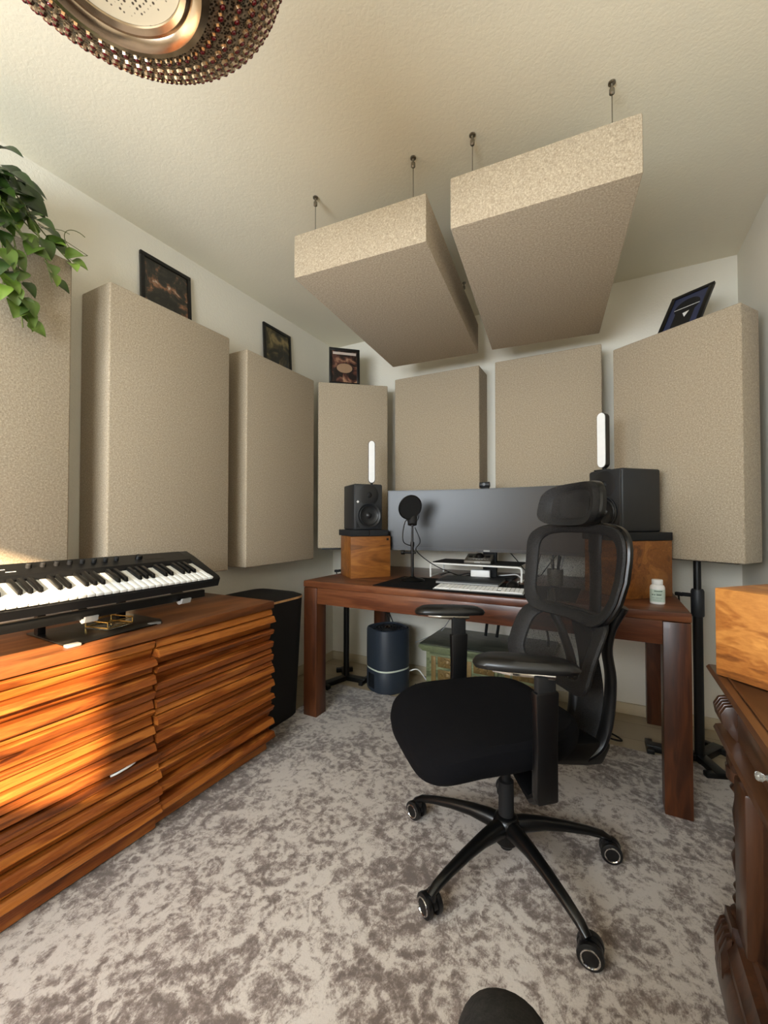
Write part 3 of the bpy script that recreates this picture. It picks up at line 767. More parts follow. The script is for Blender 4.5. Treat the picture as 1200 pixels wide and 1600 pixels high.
# ================================================================== air purifier
t = empty('air_purifier', (-1.285, 2.462, 0.001), 'slate blue cylindrical air purifier with a pale ring under the desk', 'air purifier', R(-28))
def sq(r, z): return None
def fp(a, b, o): return Vector((a*.128, b*.128, o))
MB().rsurf(fp, [(0, 0), (.90, 0), (.97, .006), (1, .018), (1, .138), (.985, .142), (0, .142)], 72, 2.7).build('lower_body', M['slate'], t)
MB().rsurf(fp, [(0, .142), (.985, .142), (.985, .152), (0, .152)], 72, 2.7).build('light_ring', plain('pale_green_ring', (214, 222, 204), .4), t)
MB().rsurf(fp, [(0, .152), (1, .153), (1, .385), (.97, .398), (.90, .402), (.85, .392), (0, .388)], 72, 2.7).build('upper_body', M['slate'], t)
b = MB()
for r in (.075, .055, .036): b.tube([(r*cos(i*PI/20), r*sin(i*PI/20), .392) for i in range(40)], .0045, 6, closed=True)
for k in range(8): b.cyl((.02*cos(k*PI/4), .02*sin(k*PI/4), .392), (.1*cos(k*PI/4+.5), .1*sin(k*PI/4+.5), .394), .003, seg=6)
b.build('outlet_grille', M['blackmatt'], t)
MB().lathe([(.020, .388), (.020, .398), (.016, .402), (.001, .404)], 24).build('top_button', M['chrome'], t)
b = MB()
for k in range(9): b.box(-.034+k*.0075, -.031+k*.0075, -.1295, -.1270, .03, .12)
b.build('intake_grille', M['black'], t)
# ================================================================== green chest
t = empty('painted_chest', (-.64, 2.55, 0), 'small antique green painted chest with carved gold panels under the desk', 'chest')
MB().box(-.335, .335, -.185, .205, .06, .325, .003).build('body', M['green'], t)
b = MB(); b.prism([(-.375, .342), (-.375, .352), (-.36, .358), (.36, .358), (.375, .352), (.375, .342), (.345, .322), (-.345, .322)], -.215, .215, 'Y', .002)
b.build('cornice', M['green'], t)
MB().box(-.368, .368, -.208, .208, .3585, .3635, .001).build('top', M['darkgreen'], t)
MB().box(-.35, .35, -.20, .21, .001, .06, .004).build('plinth', M['green'], t)
for k in range(3):
    xc = -.215+k*.215
    dr = MB().box(xc-.095, xc+.095, -.196, -.184, .075, .31, .003).build('door', M['green'], t)
    MB().box(xc-.082, xc-.052, -.2005, -.196, .09, .295, .002).build('pilaster', M['gold'], dr)
    b = MB()
    for j in range(3):
        z = .115+j*.075; b.box(xc-.04, xc+.078, -.2015, -.196, z-.03, z+.03, .004)
        b.lathe([(.022, 0), (.020, .006), (.008, .008), (.001, .012)], 16, T(xc+.02, -.2015, z) @ Matrix.Rotation(R(90), 4, 'X'))
        for m_ in range(6):
            a = m_*PI/3; b.lathe([(.009, 0), (.006, .004), (.001, .005)], 10, T(xc+.02+.038*cos(a), -.2015, z+.02*sin(a)) @ Matrix.Rotation(R(90), 4, 'X'))
    b.build('carved_relief', M['gold'], dr)
# ================================================================== cables
def cable(pts, r, m, label, name='power_cable'):
    tag(MB().tube(catmull(pts, 7), r, 8).build(name, m), label, 'cable')
cable([(-1.46, 2.72, .64), (-1.44, 2.70, .50), (-1.38, 2.68, .42), (-1.34, 2.66, .34), (-1.33, 2.65, .20)], .004, M['blackmatt'], 'black cable hanging from the desk back down behind the air purifier')
cable([(-1.44, 2.73, .64), (-1.45, 2.71, .52), (-1.41, 2.70, .40), (-1.37, 2.69, .30)], .0035, M['blackmatt'], 'second black cable crossing behind the air purifier top')
cable([(-1.165, 2.52, .11), (-1.11, 2.55, .12), (-1.06, 2.58, .05), (-1.03, 2.62, .006), (-1.06, 2.70, .006)], .004, M['white'], 'white cable curving from the air purifier to the floor')
cable([(-1.15, 2.60, .28), (-1.03, 2.62, .34), (-.98, 2.66, .37), (-.90, 2.70, .50), (-.80, 2.72, .63)], .003, M['grey'], 'pale grey cable rising over the green chest corner to the desk')
cable([(-1.14, 2.58, .008), (-1.08, 2.55, .008), (-1.03, 2.52, .008), (-1.00, 2.60, .008)], .005, M['blackmatt'], 'black cable lying on the floor left of the green chest')
cable([(-.70, 2.70, .64), (-.66, 2.69, .52), (-.60, 2.69, .48), (-.55, 2.70, .52), (-.52, 2.70, .64)], .003, M['blackmatt'], 'thin black cable drooping under the desk apron above the chest')
for i, (x, dx) in enumerate(((-.66, -.03), (-.58, -.04))):
    cable([(x, 2.66, .64), (x+dx*.5, 2.66, .50), (x+dx, 2.66, .37)], .009, M['blackmatt'], ['thick black cable tail dropping to the green chest, the left one', 'thick black cable tail dropping to the green chest, the right one'][i])
cable([(-.50, 2.68, .64), (-.47, 2.68, .52), (-.44, 2.67, .45), (-.45, 2.66, .37)], .003, M['blackmatt'], 'thin wavy black cable dropping to the chest top right of the thick ones')
cable([(-.35, 2.62, .64), (-.33, 2.62, .52), (-.31, 2.60, .42), (-.31, 2.60, .37)], .006, M['blackmatt'], 'black cable behind the chair lumbar mesh above the green chest')
cable([(.02, 2.50, .50), (.00, 2.55, .54), (-.04, 2.60, .60), (-.06, 2.62, .64)], .0035, M['blackmatt'], 'short black cable end poking out under the desk by the chair back')
cable([(-.12, 2.52, .006), (-.04, 2.50, .006), (.03, 2.45, .006), (.05, 2.40, .012), (.0, 2.40, .012), (-.08, 2.46, .006)], .0045, M['blackmatt'], 'black cable loop lying on the floor behind the chair')
for i, pts in enumerate(([(-.545, 2.62, DZ+.16), (-.50, 2.66, DZ+.10), (-.44, 2.66, DZ+.03), (-.36, 2.62, DZ+.008)], [(-.42, 2.66, DZ+.004), (-.38, 2.68, DZ+.06), (-.35, 2.68, DZ+.17), (-.34, 2.68, DZ+.20)],
                         [(-.36, 2.68, DZ+.004), (-.31, 2.70, DZ+.08), (-.26, 2.70, DZ+.15), (-.24, 2.70, DZ+.20)], [(-.12, 2.70, DZ+.004), (-.11, 2.70, DZ+.08), (-.07, 2.70, DZ+.16), (-.05, 2.70, DZ+.20)])):
    cable(pts, .003, M['blackmatt'], ['black cable sagging right of the audio interface below the monitor', 'black cable rising behind the monitor just left of the chair back', 'black cable rising behind the monitor seen beside the chair mesh edge', 'black cable rising behind the monitor seen through the chair mesh'][i], 'monitor_cable')
cable([(-.60, 2.55, DZ+.006), (-.52, 2.50, DZ+.02), (-.46, 2.46, DZ+.03), (-.42, 2.40, DZ+.012), (-.43, 2.33, DZ+.008)], .0035, M['white'], 'white cable under the desk shelf right end', 'charging_cable')
cable([(-.90, 2.42, DZ+.005), (-.86, 2.46, DZ+.02), (-.80, 2.44, DZ+.01), (-.74, 2.47, DZ+.02), (-.70, 2.44, DZ+.008)], .003, M['blackmatt'], 'tangled black cable under the desk shelf left end', 'charging_cable')

# ================================================================== office chair
HX, HY, FA = -.297, 1.392, R(223)
t = empty('office_chair', (HX, HY, RZ), 'black ergonomic mesh office chair with headrest and armrests on castors', 'office chair', FA)
# local: +x forward, +y = sitter's left
base = MB().lathe([(.030, .060), (.036, .066), (.040, .095), (.044, .125), (.036, .142), (.026, .148)], 32).build('hub', M['gloss'], t)
MB().lathe([(.019, .045), (.019, .14), (.024, .141), (.024, .255), (.0145, .257), (.0145, .40)], 24).build('gas_lift', M['blackmatt'], t)
for k in range(5):
    a = R(29+72*k)-FA; ca, sa = cos(a), sin(a)
    P = [(.015, .112), (.06, .118), (.12, .117), (.19, .108), (.26, .094), (.31, .080), (.335, .066)]
    fl = [(.026, .030), (.026, .026), (.021, .020), (.018, .016), (.016, .013), (.014, .012), (.012, .008)]
    MB().tube([(r*ca, r*sa, z) for r, z in P], 0, 14, up=(0, 0, 1), flat=fl).build('base_leg', M['gloss'], t)
    r = .325; cxx, cyy = r*ca, r*sa
    wd = (R(10), R(200), R(160), R(148), R(2))[k]-FA
    cs = MB().lathe([(.012, .045), (.012, .066)], 16, T(cxx, cyy, 0)).build('castor', M['black'], t)
    m = T(cxx, cyy, .0325) @ Rz(wd) @ T(.012, 0, 0)
    MB().prism([(-.030+.0*i, 0) if False else (.029*cos(a_), .029*sin(a_)) for i, a_ in enumerate([PI*j/14 for j in range(15)])], -.006, .006, 'Y', mtx=m @ T(0, 0, .001)).build('fork', M['black'], cs)
    for s_ in (-1, 1):
        wh = MB().lathe([(.0, -.0085), (.024, -.0085), (.031, -.006), (.032, 0), (.031, .006), (.025, .0085), (.0, .0085)], 28, m @ T(0, s_*.0165, 0) @ Matrix.Rotation(R(90), 4, 'X')).build('wheel', M['black'], cs)
        MB().tube([m @ Vector((.021*cos(j*PI/14), s_*.0252, .021*sin(j*PI/14))) for j in range(28)], .0024, 6, closed=True).build('chrome_ring', M['chrome'], cs)
# seat
def fseat(a, b, o):
    x = .085+a*.262; y = -.015+b*(.252-.050*max(0, -a)**2)
    z = .472+o-.055*max(0, a-.35)**2*2.0+.010*b*b+.012*max(0, -a)**2
    return Vector((x, y, z))
MB().rsurf(fseat, [(0, .018), (.4, .019), (.75, .020), (.92, .017), (.985, .004), (1.0, -.018), (.985, -.045), (.93, -.062), (.5, -.066), (0, -.066)], 72, 4.4).build('seat', M['seat'], t)
MB().box(-.10, .12, -.07, .07, .345, .388, .012).build('tilt_mechanism', M['black'], t)
MB().tube([(.02, .06, .37), (.03, .17, .365), (.035, .20, .36)], .006, 8).build('lever', M['blackmatt'], t)
MB().box(.08, .13, -.15, -.05, .345, .375, .008).build('adjuster_knob', M['charcoal'], t)
# backrest pieces
def ring_part(fn, n, name, mat, r0=.80, r1=1.0, th=.013, seg=72):
    return MB().rsurf(fn, [(r0, .35*th), (r0+.03, th*.8), ((r0+r1)/2, th), (r1-.02, th*.8), (r1, 0), (r1-.02, -th*.8), ((r0+r1)/2, -th), (r0+.03, -th*.8), (r0, -.35*th)], seg, n, close=True).build(name, mat, t)
def fup(a, b, o):           # b up, a across (+ = sitter's left)
    z = .922+b*.160-.010*a*a; w = .236+.010*b-.045*max(0, -b)**2
    x = -.262-.055*(b*.5+.5)+.022*b*b+.055*a*a
    return Vector((x+o, a*w, z))
MB().rsurf(fup, [(0, 0), (.25, 0), (.5, 0), (.7, 0), (.84, 0)], 72, 5).build('back_mesh', M['mesh'], t)
ring_part(fup, 5, 'back_border', M['mesh2'], .80, 1.0, .010)
MB().rsurf(fup, [(.985, -.012), (1.0, -.006), (1.022, -.012), (1.02, -.024), (.99, -.026)], 72, 5, close=True).build('back_frame', M['gloss'], t)
def flow(a, b, o):
    z = .678+b*.120+.006*a*a; w = .212+.0*b
    x = -.205-.050*b+.045*a*a-.02*b*b
    return Vector((x+o, a*w, z))
MB().rsurf(flow, [(0, 0), (.25, 0), (.5, 0), (.76, 0)], 72, 4.5).build('lumbar_mesh', M['mesh'], t)
ring_part(flow, 4.5, 'lumbar_border', M['mesh2'], .71, 1.0, .012)
def fhead(a, b, o):
    z = 1.148+b*.074+.004*a; w = .140
    x = -.285+.055*a*a+.018*b*b-.012*b
    return Vector((x+o, .008+a*w*(1-.06*b), z))
MB().rsurf(fhead, [(0, .018), (.4, .018), (.66, .018)], 64, 3.0).build('headrest_mesh', M['mesh2'], t)
ring_part(fhead, 3.0, 'headrest_border', M['mesh2'], .62, 1.0, .020)
MB().rsurf(fhead, [(.95, -.018), (1.0, -.010), (1.03, -.020), (1.02, -.034), (.96, -.032)], 64, 3.0, close=True).build('headrest_frame', M['gloss'], t)
MB().tube(catmull([(-.31, 0, 1.17), (-.345, 0, 1.14), (-.352, 0, 1.06), (-.350, 0, .98)], 6), 0, 12, flat=(.030, .010), up=(1, 0, 0)).build('headrest_bracket', M['black'], t)
# spine: forked frame behind the back
for s_ in (-1, 1):
    MB().tube(catmull([(-.24, s_*.060, .330), (-.300, s_*.072, .37), (-.325, s_*.080, .46), (-.325, s_*.092, .58), (-.300, s_*.105, .68), (-.285, s_*.140, .76), (-.300, s_*.172, .83)], 7), 0, 12, up=(1, 0, 0),
              flat=[(.026-.010*i/42, .014) for i in range(43)]).build('spine_arm', M['black'], t)
MB().tube(catmull([(-.285, 0, .36), (-.315, 0, .42), (-.330, 0, .52), (-.320, 0, .62), (-.290, 0, .74)], 7), 0, 12, up=(1, 0, 0),
          flat=[(.066-.020*i/28, .009) for i in range(29)]).build('spine_web', M['mesh2'], t)
MB().tube(catmull([(-.325, 0, .62), (-.345, 0, .74), (-.352, 0, .86), (-.350, 0, 1.0)], 7), 0, 12, up=(1, 0, 0), flat=(.026, .010)).build('spine', M['black'], t)
MB().prism([(-.10, .335), (-.10, .380), (-.20, .385), (-.325, .380), (-.335, .360), (-.300, .305), (-.235, .310)], -.085, .085, 'Y', .010).build('rear_bracket', M['black'], t)
# armrests
for s_ in (-1, 1):
    yy = .268 if s_ > 0 else -.298; pz = .018 if s_ > 0 else .045; ux = .045 if s_ > 0 else .025
    MB().tube([(ux-.03, s_*.08, .362), (ux-.01, s_*.18, .358), (ux, s_*(abs(yy)-.03), .356), (ux, yy, .385)], 0, 12, up=(0, 0, 1), flat=[(.030, .012), (.032, .013), (.034, .016), (.030, .02)]).build('arm_bracket', M['black'], t)
    MB().prism([(ux-.030, .364), (ux+.030, .364), (ux+.036, .39), (ux+.032, .52), (ux+.036, .650), (ux-.034, .650), (ux-.030, .52)], yy-.013, yy+.013, 'Y', .006).build('arm_post', M['black'], t)
    MB().box(ux-.026, ux+.028, yy-.010, yy+.010, .64, .672+pz, .003).build('arm_slider', M['blackmatt'], t)
    an = R(-31) if s_ > 0 else R(-18)
    mt = T(.078, yy-.040, pz) @ Rz(an) if s_ > 0 else T(.055, yy-.020, pz) @ Rz(an)
    MB().prism([(-.075, -.026), (.035, -.024), (.085, -.008), (.085, .008), (.035, .024), (-.075, .026)], .664, .676, 'Z', .003, mtx=mt @ T(.0, 0, 0)).build('arm_trim', M['chrome'] if s_ > 0 else M['steel'], t)['label'] = 'shiny chrome trim'
    def fpad(a, b, o): return mt @ Vector((a*.138, b*(.048+.006*a), .695+o-.010*max(0, abs(a)-.6)**2*2))
    MB().rsurf(fpad, [(0, .016), (.5, .016), (.8, .013), (.95, .005), (1, -.004), (.96, -.014), (.6, -.018), (0, -.018)], 56, 2.8).build('arm_pad', M['armpad'], t)

# ================================================================== antique sideboard, right
t = empty('antique_sideboard', (.42, .75, RZ), 'dark carved antique walnut sideboard along the right wall', 'sideboard')
ox, oy, oz = .42, .75, RZ
Y0 = .20
def q(x0, x1, y0, y1, z0, z1, bev=.003): return MB().box(x0-ox, x1-ox, y0-oy, y1-oy, z0-oz, z1-oz, bev)
q(.275, .593, Y0, 1.215, .10, .70).build('body', M['antiqueZ'], t)
b = MB(); prof = [(.213, .738), (.210, .744), (.216, .750), (.593, .750), (.593, .700), (.262, .700), (.250, .706), (.246, .716), (.232, .722), (.226, .730)]
b.prism([(x-ox, z-oz) for x, z in prof], Y0-oy, 1.292-oy, 'Y'); b.build('top', M['antique'], t)
q(.232, .236, Y0, 1.27, .7505, .7535, .001).build('top_edge_bead', M['antique'], t)
q(.25, .593, Y0, 1.25, .618, .702).build('frieze', M['antique'], t)
for y0, y1 in ((.30, .70), (.75, 1.15)):
    d = q(.240, .252, y0, y1, .632, .692, .003).build('drawer', M['antique'], t)
    MB().lathe([(.005, 0), (.004, .006), (.007, .010), (.008, .015), (.005, .019)], 20, T(.240-ox, (y0+y1)/2-oy, .662-oz) @ Matrix.Rotation(R(-90), 4, 'Y')).build('glass_knob', M['glass'], d)
b = MB()   # carved corbel at the far corner
for k in range(5):
    y = 1.185+k*.016
    b.prism([(x-ox, z-oz) for x, z in [(.262, .70), (.226, .69), (.216, .672), (.220, .650), (.236, .628), (.25, .612), (.262, .612)]], y-oy-.0065, y-oy+.0065, 'Y', .002)
b.build('corbel', M['antiqueZ'], t)
b = MB(); prof = [(.224, .600), (.220, .606), (.224, .614), (.242, .619), (.30, .619), (.30, .572), (.262, .572), (.254, .584), (.238, .590)]
b.prism([(x-ox, z-oz) for x, z in prof], Y0-oy, 1.276-oy, 'Y'); b.build('lower_moulding', M['antique'], t)
q(.262, .593, Y0, 1.235, .535, .573, .002).build('lower_frieze', M['antique'], t)
MB().lathe([(.005, 0), (.004, .006), (.007, .010), (.008, .015), (.005, .019)], 20, T(.262-ox, 1.09-oy, .555-oz) @ Matrix.Rotation(R(-90), 4, 'Y')).build('glass_knob', M['glass'], t)
b = MB(); b.lathe([(.030, .19), (.030, .205), (.020, .215), (.026, .232), (.018, .245), (.024, .262), (.016, .275), (.022, .295), (.027, .330), (.018, .352), (.024, .366), (.016, .378), (.022, .40), (.024, .43), (.018, .47), (.028, .485), (.020, .497), (.034, .507), (.036, .535)], 24, T(.272-ox, 1.246-oy, -oz))
b.build('turned_column', M['antiqueZ'], t)
q(.240, .300, 1.205, 1.262, .535, .575, .006).build('capital', M['antiqueZ'], t)
q(.246, .290, 1.135, 1.222, .19, .53, .006).build('pilaster', M['antiqueZ'], t)
for y0, y1 in ((.24, .62), (.68, 1.06)):
    d = q(.266, .280, y0, y1, .20, .525, .004).build('door', M['antiqueZ'], t)
    q(.258, .268, y0+.06, y1-.06, .26, .465, .008).build('door_panel', M['antiqueZ'], d)
b = MB(); prof = [(.300, .19), (.262, .19), (.256, .176), (.240, .168), (.236, .150), (.226, .135), (.230, .10), (.220, .085), (.216, .05), (.222, .0), (.300, 0)]
b.prism([(x-ox, z) for x, z in prof], Y0-oy, 1.27-oy, 'Y')
b.prism([(y-oy, z) for y, z in [(1.20, .19), (1.262, .19), (1.268, .168), (1.28, .15), (1.284, .10), (1.294, .085), (1.298, .05), (1.29, 0), (1.20, 0)]], .235-ox, .593-ox, 'X')
for k in range(4): b.prism([(x-ox, z) for x, z in [(.25, .17), (.226, .155), (.214, .12), (.216, .07), (.23, .03), (.25, .02)]], 1.20+k*.02-oy, 1.212+k*.02-oy, 'Y', .002)
b.build('plinth', M['antiqueZ'], t)
wb = woodbox((.215, 1.212), (.72, -.694), .26, .22, .198, 'knotty honey brown wooden box on the antique sideboard at the right edge', z0=.751, mat='boxR')

# ================================================================== picture frames
def art(kind):
    m, nt, b = newmat('print_'+kind); v = coords(nt)
    if kind == 'ember':
        n = noise(nt, v, 14, 5, .65, .6); c = ramp(nt, n, [(.44, lin((28, 29, 26))), (.54, lin((52, 48, 40))), (.62, lin((140, 96, 66))), (.70, lin((196, 186, 170)))])
    elif kind == 'moss':
        n = noise(nt, v, 11, 4, .6, .8); c = ramp(nt, n, [(.42, lin((20, 20, 16))), (.52, lin((72, 64, 40))), (.64, lin((140, 122, 82)))])
    elif kind == 'rust':
        n = noise(nt, v, 16, 4, .6, .8); c = ramp(nt, n, [(.45, lin((28, 20, 18))), (.56, lin((92, 54, 44))), (.68, lin((160, 124, 96)))])
    else:
        n = noise(nt, v, 8, 2); c = ramp(nt, n, [(.3, lin((38, 46, 78))), (.7, lin((46, 56, 92)))])
    nt.links.new(c, b.inputs['Base Color']); b.inputs['Roughness'].default_value = .35; b.inputs['Coat Weight'].default_value = .3
    return m
def picture(P, xdir, lean, w, h, kind, label, col='black'):
    """P bottom left back corner; xdir horizontal direction; leans back by lean"""
    a = math.atan2(xdir[1], xdir[0])
    t = empty('picture_frame', P, label, 'picture', group='small black framed pictures above the panels')
    t.rotation_euler = (Matrix.Rotation(a, 3, 'Z') @ Matrix.Rotation(-lean, 3, 'X')).to_euler()
    fw = .020; b = MB()
    b.box(0, w, 0, .014, 0, fw, .002); b.box(0, w, 0, .014, h-fw, h, .002)
    b.box(0, fw, 0, .014, fw, h-fw, .002); b.box(w-fw, w, 0, .014, fw, h-fw, .002)
    b.build('frame', M[col], t)
    MB().box(fw-.002, w-fw+.002, .006, .010, fw-.002, h-fw+.002).build('print', art(kind), t, False)
    return t
picture((-1.915, 1.182, 2.060), (0, 1), R(3), .270, .322, 'ember', 'black framed dark print with a warm blotch, largest above the left wall panels')
picture((-1.915, 1.985, 2.047), (0, 1), R(3), .260, .330, 'moss', 'black framed dark olive print on the panel above the black bin')
p = picture((-1.685, 2.355, 2.042), (.735, .678), R(2), .215, .26, 'rust', 'dark framed reddish brown print on the left corner panel')
MB().box(.026, .189, .004, .0058, .215, .232).build('title_strip', plain('pale_print', (196, 180, 168), .6), p, False)
MB().lathe([(.0, 0), (.05, 0), (.055, .0008)], 20, T(.108, .0055, .12) @ Matrix.Diagonal((1, 1, .62, 1)) @ Matrix.Rotation(R(90), 4, 'X')).build('pale_shape', plain('pale_shape', (150, 120, 92), .6), p, False)
p = picture((.213, 2.410, 1.992), (.828, -.56), R(33), .185, .27, 'navy', 'black framed navy print leaning above the right corner panel')
b = MB(); b.lathe([(.0, 0), (.055, 0)], 32, T(.093, .0055, .165) @ Matrix.Rotation(R(90), 4, 'X'), cap=False); b.box(.05, .135, .0052, .0058, .02, .14)
b.build('dark_disc', M['blackmatt'], p, False)
MB().box(.038, .148, .0045, .0051, .158, .1615).prism([(.085, .12), (.112, .125), (.10, .088)], .0045, .0051, 'Y').build('white_mark', M['white'], p, False)

# ================================================================== metal ceiling lamp with glass beads
LXc, LYc, LZc = -.696, .372, 2.12
t = empty('pendant_lamp', (LXc, LYc, LZc), 'round antique metal ceiling lamp studded with red glass beads at top left', 'ceiling lamp')
def beadmetal():
    m, nt, b = newmat('pierced_old_silver'); v = coords(nt)
    vo = nd(nt, 'ShaderNodeTexVoronoi'); vo.inputs['Scale'].default_value = 190; nt.links.new(v, vo.inputs['Vector'])
    c = ramp(nt, vo.outputs['Distance'], [(.0, lin((20, 16, 14))), (.35, lin((60, 50, 42))), (.6, lin((170, 156, 138)))])
    nt.links.new(c, b.inputs['Base Color']); b.inputs['Metallic'].default_value = .9; b.inputs['Roughness'].default_value = .3
    bump(nt, b, vo.outputs['Distance'], .6, .002); return m
M['beadmetal'] = beadmetal(); M['silver'] = plain('worn_silver', (186, 168, 146), .2, 1.0, var=.15); M['ruby'] = plain('ruby_glass', (96, 14, 22), .12, 0, .6)
RL, HL = .272, .125
prof = []
for i in range(25):
    a = R(-58)+(R(90)-R(-58))*i/24; prof.append((max(RL*cos(a), .02), HL*sin(a)))
MB().lathe(prof, 72, cap=False).build('shade', M['beadmetal'], t)
r0 = prof[0][0]; z0 = prof[0][1]
MB().lathe([(r0+.004, z0+.002), (r0+.003, z0-.008), (r0-.010, z0-.014), (r0-.020, z0-.010), (r0-.026, z0-.003), (r0-.034, z0-.007), (r0-.042, z0-.002), (r0-.044, z0+.010)], 72, cap=False).build('bottom_ring', M['silver'], t)
def lace():
    m, nt, b = newmat('pierced_cream_disc'); v = coords(nt)
    vo = nd(nt, 'ShaderNodeTexVoronoi'); vo.inputs['Scale'].default_value = 120; nt.links.new(v, vo.inputs['Vector'])
    vo.inputs['Randomness'].default_value = .3
    c = ramp(nt, vo.outputs['Distance'], [(.22, lin((70, 60, 50))), (.32, lin((206, 196, 170)))])
    nt.links.new(c, b.inputs['Base Color']); b.inputs['Roughness'].default_value = .5; b.inputs['Metallic'].default_value = .2; return m
MB().lathe([(r0-.043, z0+.002), (r0-.055, z0+.004), (.04, z0+.012), (.001, z0+.014)], 72, cap=False).build('pierced_disc', lace(), t)
# beads in rows: raised metal cup with a red glass drop
cup = bmesh.new(); bmesh.ops.create_uvsphere(cup, u_segments=10, v_segments=6, radius=.0062)
bead = bmesh.new(); bmesh.ops.create_uvsphere(bead, u_segments=8, v_segments=6, radius=.0046)
ringm, beadm = MB(), MB()
near = []
for i in range(16):
    a = R(-52)+R(118)*i/15
    r = RL*cos(a); z = HL*sin(a); n = int(2*PI*r/.0195)
    nr = Vector((cos(a)/RL, 0, sin(a)/HL)).normalized()
    for k in range(n):
        th = 2*PI*(k+.5*(i % 2))/n
        m = Rz(th) @ T(r+nr.x*.001, 0, z+nr.z*.001) @ nr.to_track_quat('Z', 'Y').to_matrix().to_4x4()
        near.append((m, i))
for m, i in near:
    bm = bmesh.new(); bmesh.ops.create_cone(bm, cap_ends=False, segments=8, radius1=.0082, radius2=.0062, depth=.006); ringm.merge(bm, m @ T(0, 0, .0005))
o = ringm.build('bead_cups', M['silver'], t); o['kind'] = 'stuff'
for m, i in near:
    bm = bmesh.new(); bmesh.ops.create_uvsphere(bm, u_segments=8, v_segments=5, radius=.0054); beadm.merge(bm, m @ T(0, 0, .0008))
o = beadm.build('ruby_beads', M['ruby'], t); o['kind'] = 'stuff'; o['label'] = 'rows of dark red glass beads'
MB().cyl((0, 0, HL-.003), (0, 0, ZC-LZc-.02), .006).build('rod', M['silver'], t)
MB().lathe([(.055, ZC-LZc-.002), (.05, ZC-LZc-.02), (.012, ZC-LZc-.03)], 32).build('ceiling_rose', M['silver'], t)

# ================================================================== trailing plant
t = empty('trailing_plant', (-1.85, .50, 2.061), 'green pothos plant trailing over the leftmost acoustic panel', 'plant')
ox, oy, oz = -1.85, .50, 2.061
MB().lathe([(.060, 0), (.075, .004), (.092, .14), (.095, .15), (.086, .15), (.080, .13), (.001, .125)], 32).build('pot', M['terracotta'], t)
rnd = random.Random(11)
vines = [
 [(-1.85, .50, 2.20), (-1.82, .58, 2.27), (-1.80, .66, 2.25), (-1.79, .72, 2.16), (-1.76, .775, 2.09), (-1.73, .80, 2.05)],
 [(-1.84, .50, 2.20), (-1.80, .56, 2.26), (-1.76, .63, 2.22), (-1.72, .68, 2.12), (-1.70, .71, 2.00), (-1.70, .73, 1.93)],
 [(-1.84, .50, 2.20), (-1.78, .55, 2.22), (-1.72, .60, 2.12), (-1.70, .63, 1.98), (-1.70, .64, 1.85), (-1.70, .65, 1.74)],
 [(-1.84, .50, 2.20), (-1.76, .53, 2.20), (-1.71, .57, 2.08), (-1.70, .60, 1.95), (-1.70, .625, 1.83), (-1.705, .68, 1.79)],
 [(-1.84, .50, 2.20), (-1.78, .50, 2.24), (-1.73, .54, 2.15), (-1.70, .56, 2.04), (-1.69, .58, 1.93), (-1.70, .60, 1.86)],
 [(-1.84, .50, 2.20), (-1.80, .60, 2.22), (-1.77, .68, 2.13), (-1.76, .74, 2.09)],
 [(-1.84, .48, 2.20), (-1.82, .52, 2.26), (-1.80, .60, 2.20), (-1.77, .64, 2.13)],
 [(-1.84, .50, 2.20), (-1.80, .52, 2.26), (-1.76, .58, 2.20), (-1.73, .63, 2.10), (-1.71, .66, 2.02)],
]
leafb = bmesh.new(); col = leafb.loops.layers.color.new('tone')
def leaf(P, d, L, tone, nface):
    P = Vector(P); d = Vector(d).normalized(); n0 = Vector(nface); s_ = d.cross(n0).normalized(); n0 = s_.cross(d).normalized()
    rows_ = []; N = 7
    for i in range(N+1):
        u = i/N; w = .46*L*(sin(PI*min(1, u**.62))**.8)*(1-.15*u) if 0 < u < 1 else .0008
        c = P+d*(L*u)+n0*(.16*L*sin(PI*u)*.6-.10*L*u*u)
        rows_.append([leafb.verts.new(c+s_*w*k-n0*(-.10*w*abs(k)**1.5*1.0) if False else c+s_*w*k+n0*(.28*w*abs(k))) for k in (-1, -.5, 0, .5, 1)])
    for a, c in zip(rows_, rows_[1:]):
        for k in range(4):
            f = leafb.faces.new((a[k], a[k+1], c[k+1], c[k]))
            for l in f.loops: l[col] = (tone, tone, tone, 1)
vb = MB()
for vi, V in enumerate(vines):
    P = catmull([(x-ox, y-oy, z-oz) for x, y, z in V], 7); vb.tube(P, .0022, 6)
    n = len(P); i = 3
    while i < n:
        p = P[i]; tan = (P[min(i+1, n-1)]-P[max(i-1, 0)]).normalized(); u = i/n
        side = Vector((rnd.uniform(.1, .8), rnd.uniform(-.9, .9), rnd.uniform(-.6, .2)))
        d = (tan*.6+side*.9).normalized(); L = rnd.uniform(.062, .092)*(1.1-.38*u)
        pet = p+d*.018; vb.tube([p, p+d*.009+Vector((0, 0, .003)), pet], .0012, 5)
        if pet.x+ox+d.x*L < -1.735 and pet.z+oz < 2.06: pet.x = -1.715-ox
        if pet.z+oz > 2.2: d.z = -abs(d.z)
        if pet.x+ox < -1.735 and pet.z+d.z*L+oz < 2.07: d.z = abs(d.z)*.2; d.x = abs(d.x)
        leaf(pet, d, L, min(1, max(0, rnd.gauss(.28+.6*u**2, .2))), (rnd.uniform(.6, 1), rnd.uniform(-.5, .3), rnd.uniform(.2, .7)))
        i += rnd.choice((2, 2, 3))
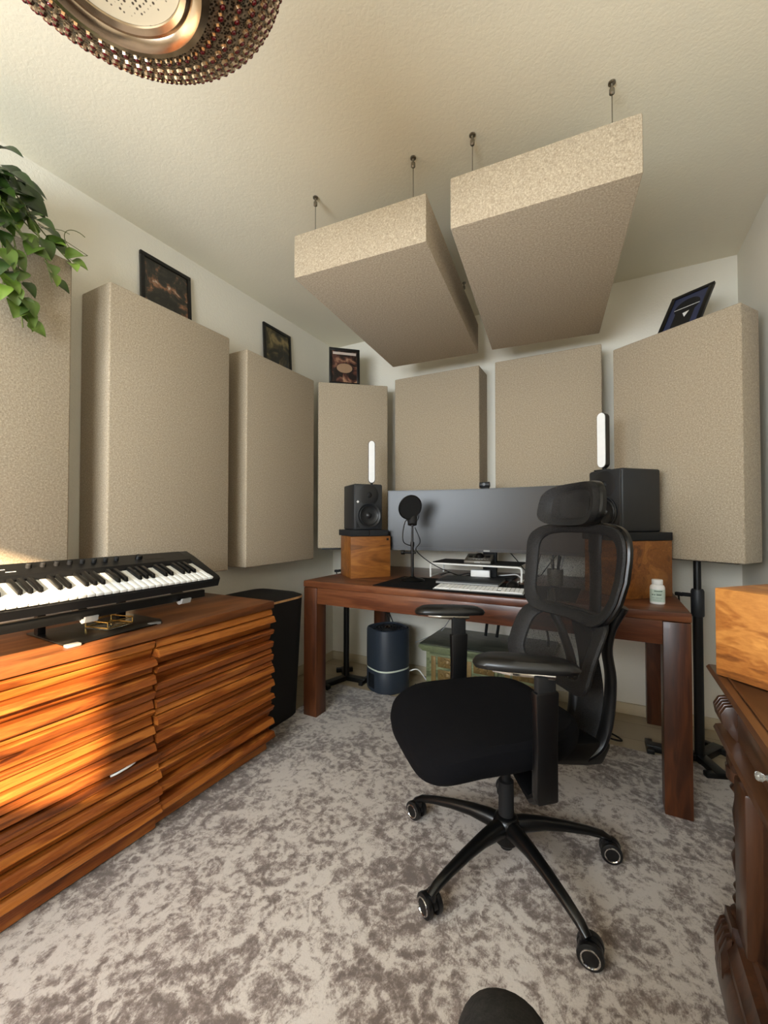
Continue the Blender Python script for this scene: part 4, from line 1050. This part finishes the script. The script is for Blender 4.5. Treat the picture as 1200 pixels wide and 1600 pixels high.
for k in range(46):
    a = rnd.uniform(0, 2*PI); r_ = rnd.uniform(.02, .14); P0 = Vector((r_*cos(a)+.03, r_*sin(a)+.04, rnd.uniform(.10, .24)))
    if P0.x+ox < -1.90: P0.x = -1.90-ox
    leaf(P0, (abs(cos(a))*.6, sin(a), rnd.uniform(-.6, .1)), rnd.uniform(.07, .10), min(1, max(0, rnd.gauss(.12, .12))), (.6, -.3, .7))
vb.tube(catmull([(-1.93-ox, .80-oy, 2.245-oz), (-1.935-ox, .86-oy, 2.272-oz), (-1.925-ox, .885-oy, 2.268-oz)], 2), .0012, 6)
hook = [(-1.90, .905+.050*cos(a), 2.235+.045*sin(a)) for a in [R(60)+R(255)*i/20 for i in range(21)]]
vb.tube([(x-ox, y-oy, z-oz) for x, y, z in hook], .0014, 6)
vb.tube(catmull([(x-ox, y-oy, z-oz) for x, y, z in [(-1.78, .72, 2.16), (-1.86, .80, 2.20), hook[-1]]], 6), .0012, 6)
vb.build('vines', M['vine'], t)
me = bpy.data.meshes.new('foliage'); leafb.to_mesh(me); leafb.free(); me.materials.append(M['leaf'])
me.polygons.foreach_set('use_smooth', [True]*len(me.polygons))
o = bpy.data.objects.new('foliage', me); C.objects.link(o); o.parent = t

# ================================================================== person's knees at the bottom edge
def skinfig(name, verts, edges, radii, mat):
    me = bpy.data.meshes.new(name); me.from_pydata(verts, edges, []); o = bpy.data.objects.new(name, me); C.objects.link(o)
    md = o.modifiers.new('skin', 'SKIN'); o.modifiers.new('sub', 'SUBSURF').levels = 3; o.modifiers['sub'].render_levels = 3
    for i, r in enumerate(radii): me.skin_vertices[0].data[i].radius = r if isinstance(r, tuple) else (r, r)
    me.skin_vertices[0].data[0].use_root = True; me.materials.append(mat)
    bpy.context.view_layer.update(); dg = bpy.context.evaluated_depsgraph_get(); m2 = bpy.data.meshes.new_from_object(o.evaluated_get(dg))
    o.modifiers.clear(); o.data = m2; m2.polygons.foreach_set('use_smooth', [True]*len(m2.polygons)); return o
KV = [(-.05, -.42, .50)]; KE = []; KR = [(.15, .12)]
for s_, kx, ky, kz in ((-1, -.395, .215, .510), (1, -.098, .452, .615)):
    hx = -.05+s_*.09; b0 = len(KV)
    for p, r in (((hx, -.34, .50), .10), ((hx*.6+kx*.4, (-.34)*.6+ky*.4, .51), .082), ((hx*.15+kx*.85, -.34*.15+ky*.85, kz-.012), .056), ((kx, ky, kz-.045), .052),
                 ((kx, ky+.01, .34), .056), ((kx, ky+.0, .20), .046), ((kx, ky-.01, .09), .040), ((kx, ky+.02, .055), .042), ((kx+s_*.01, ky+.12, .045), .034), ((kx+s_*.015, ky+.17, .042), .026)):
        KV.append(p); KR.append(r)
    KE.append((0, b0)); KE += [(b0+i, b0+i+1) for i in range(9)]
person = skinfig('person', KV, KE, KR, fabric('charcoal_trouser', (28, 27, 26), (46, 44, 42), 260, .95, .3))
tag(person, 'person seated at the bottom edge, only a knee in charcoal trousers showing', 'person')
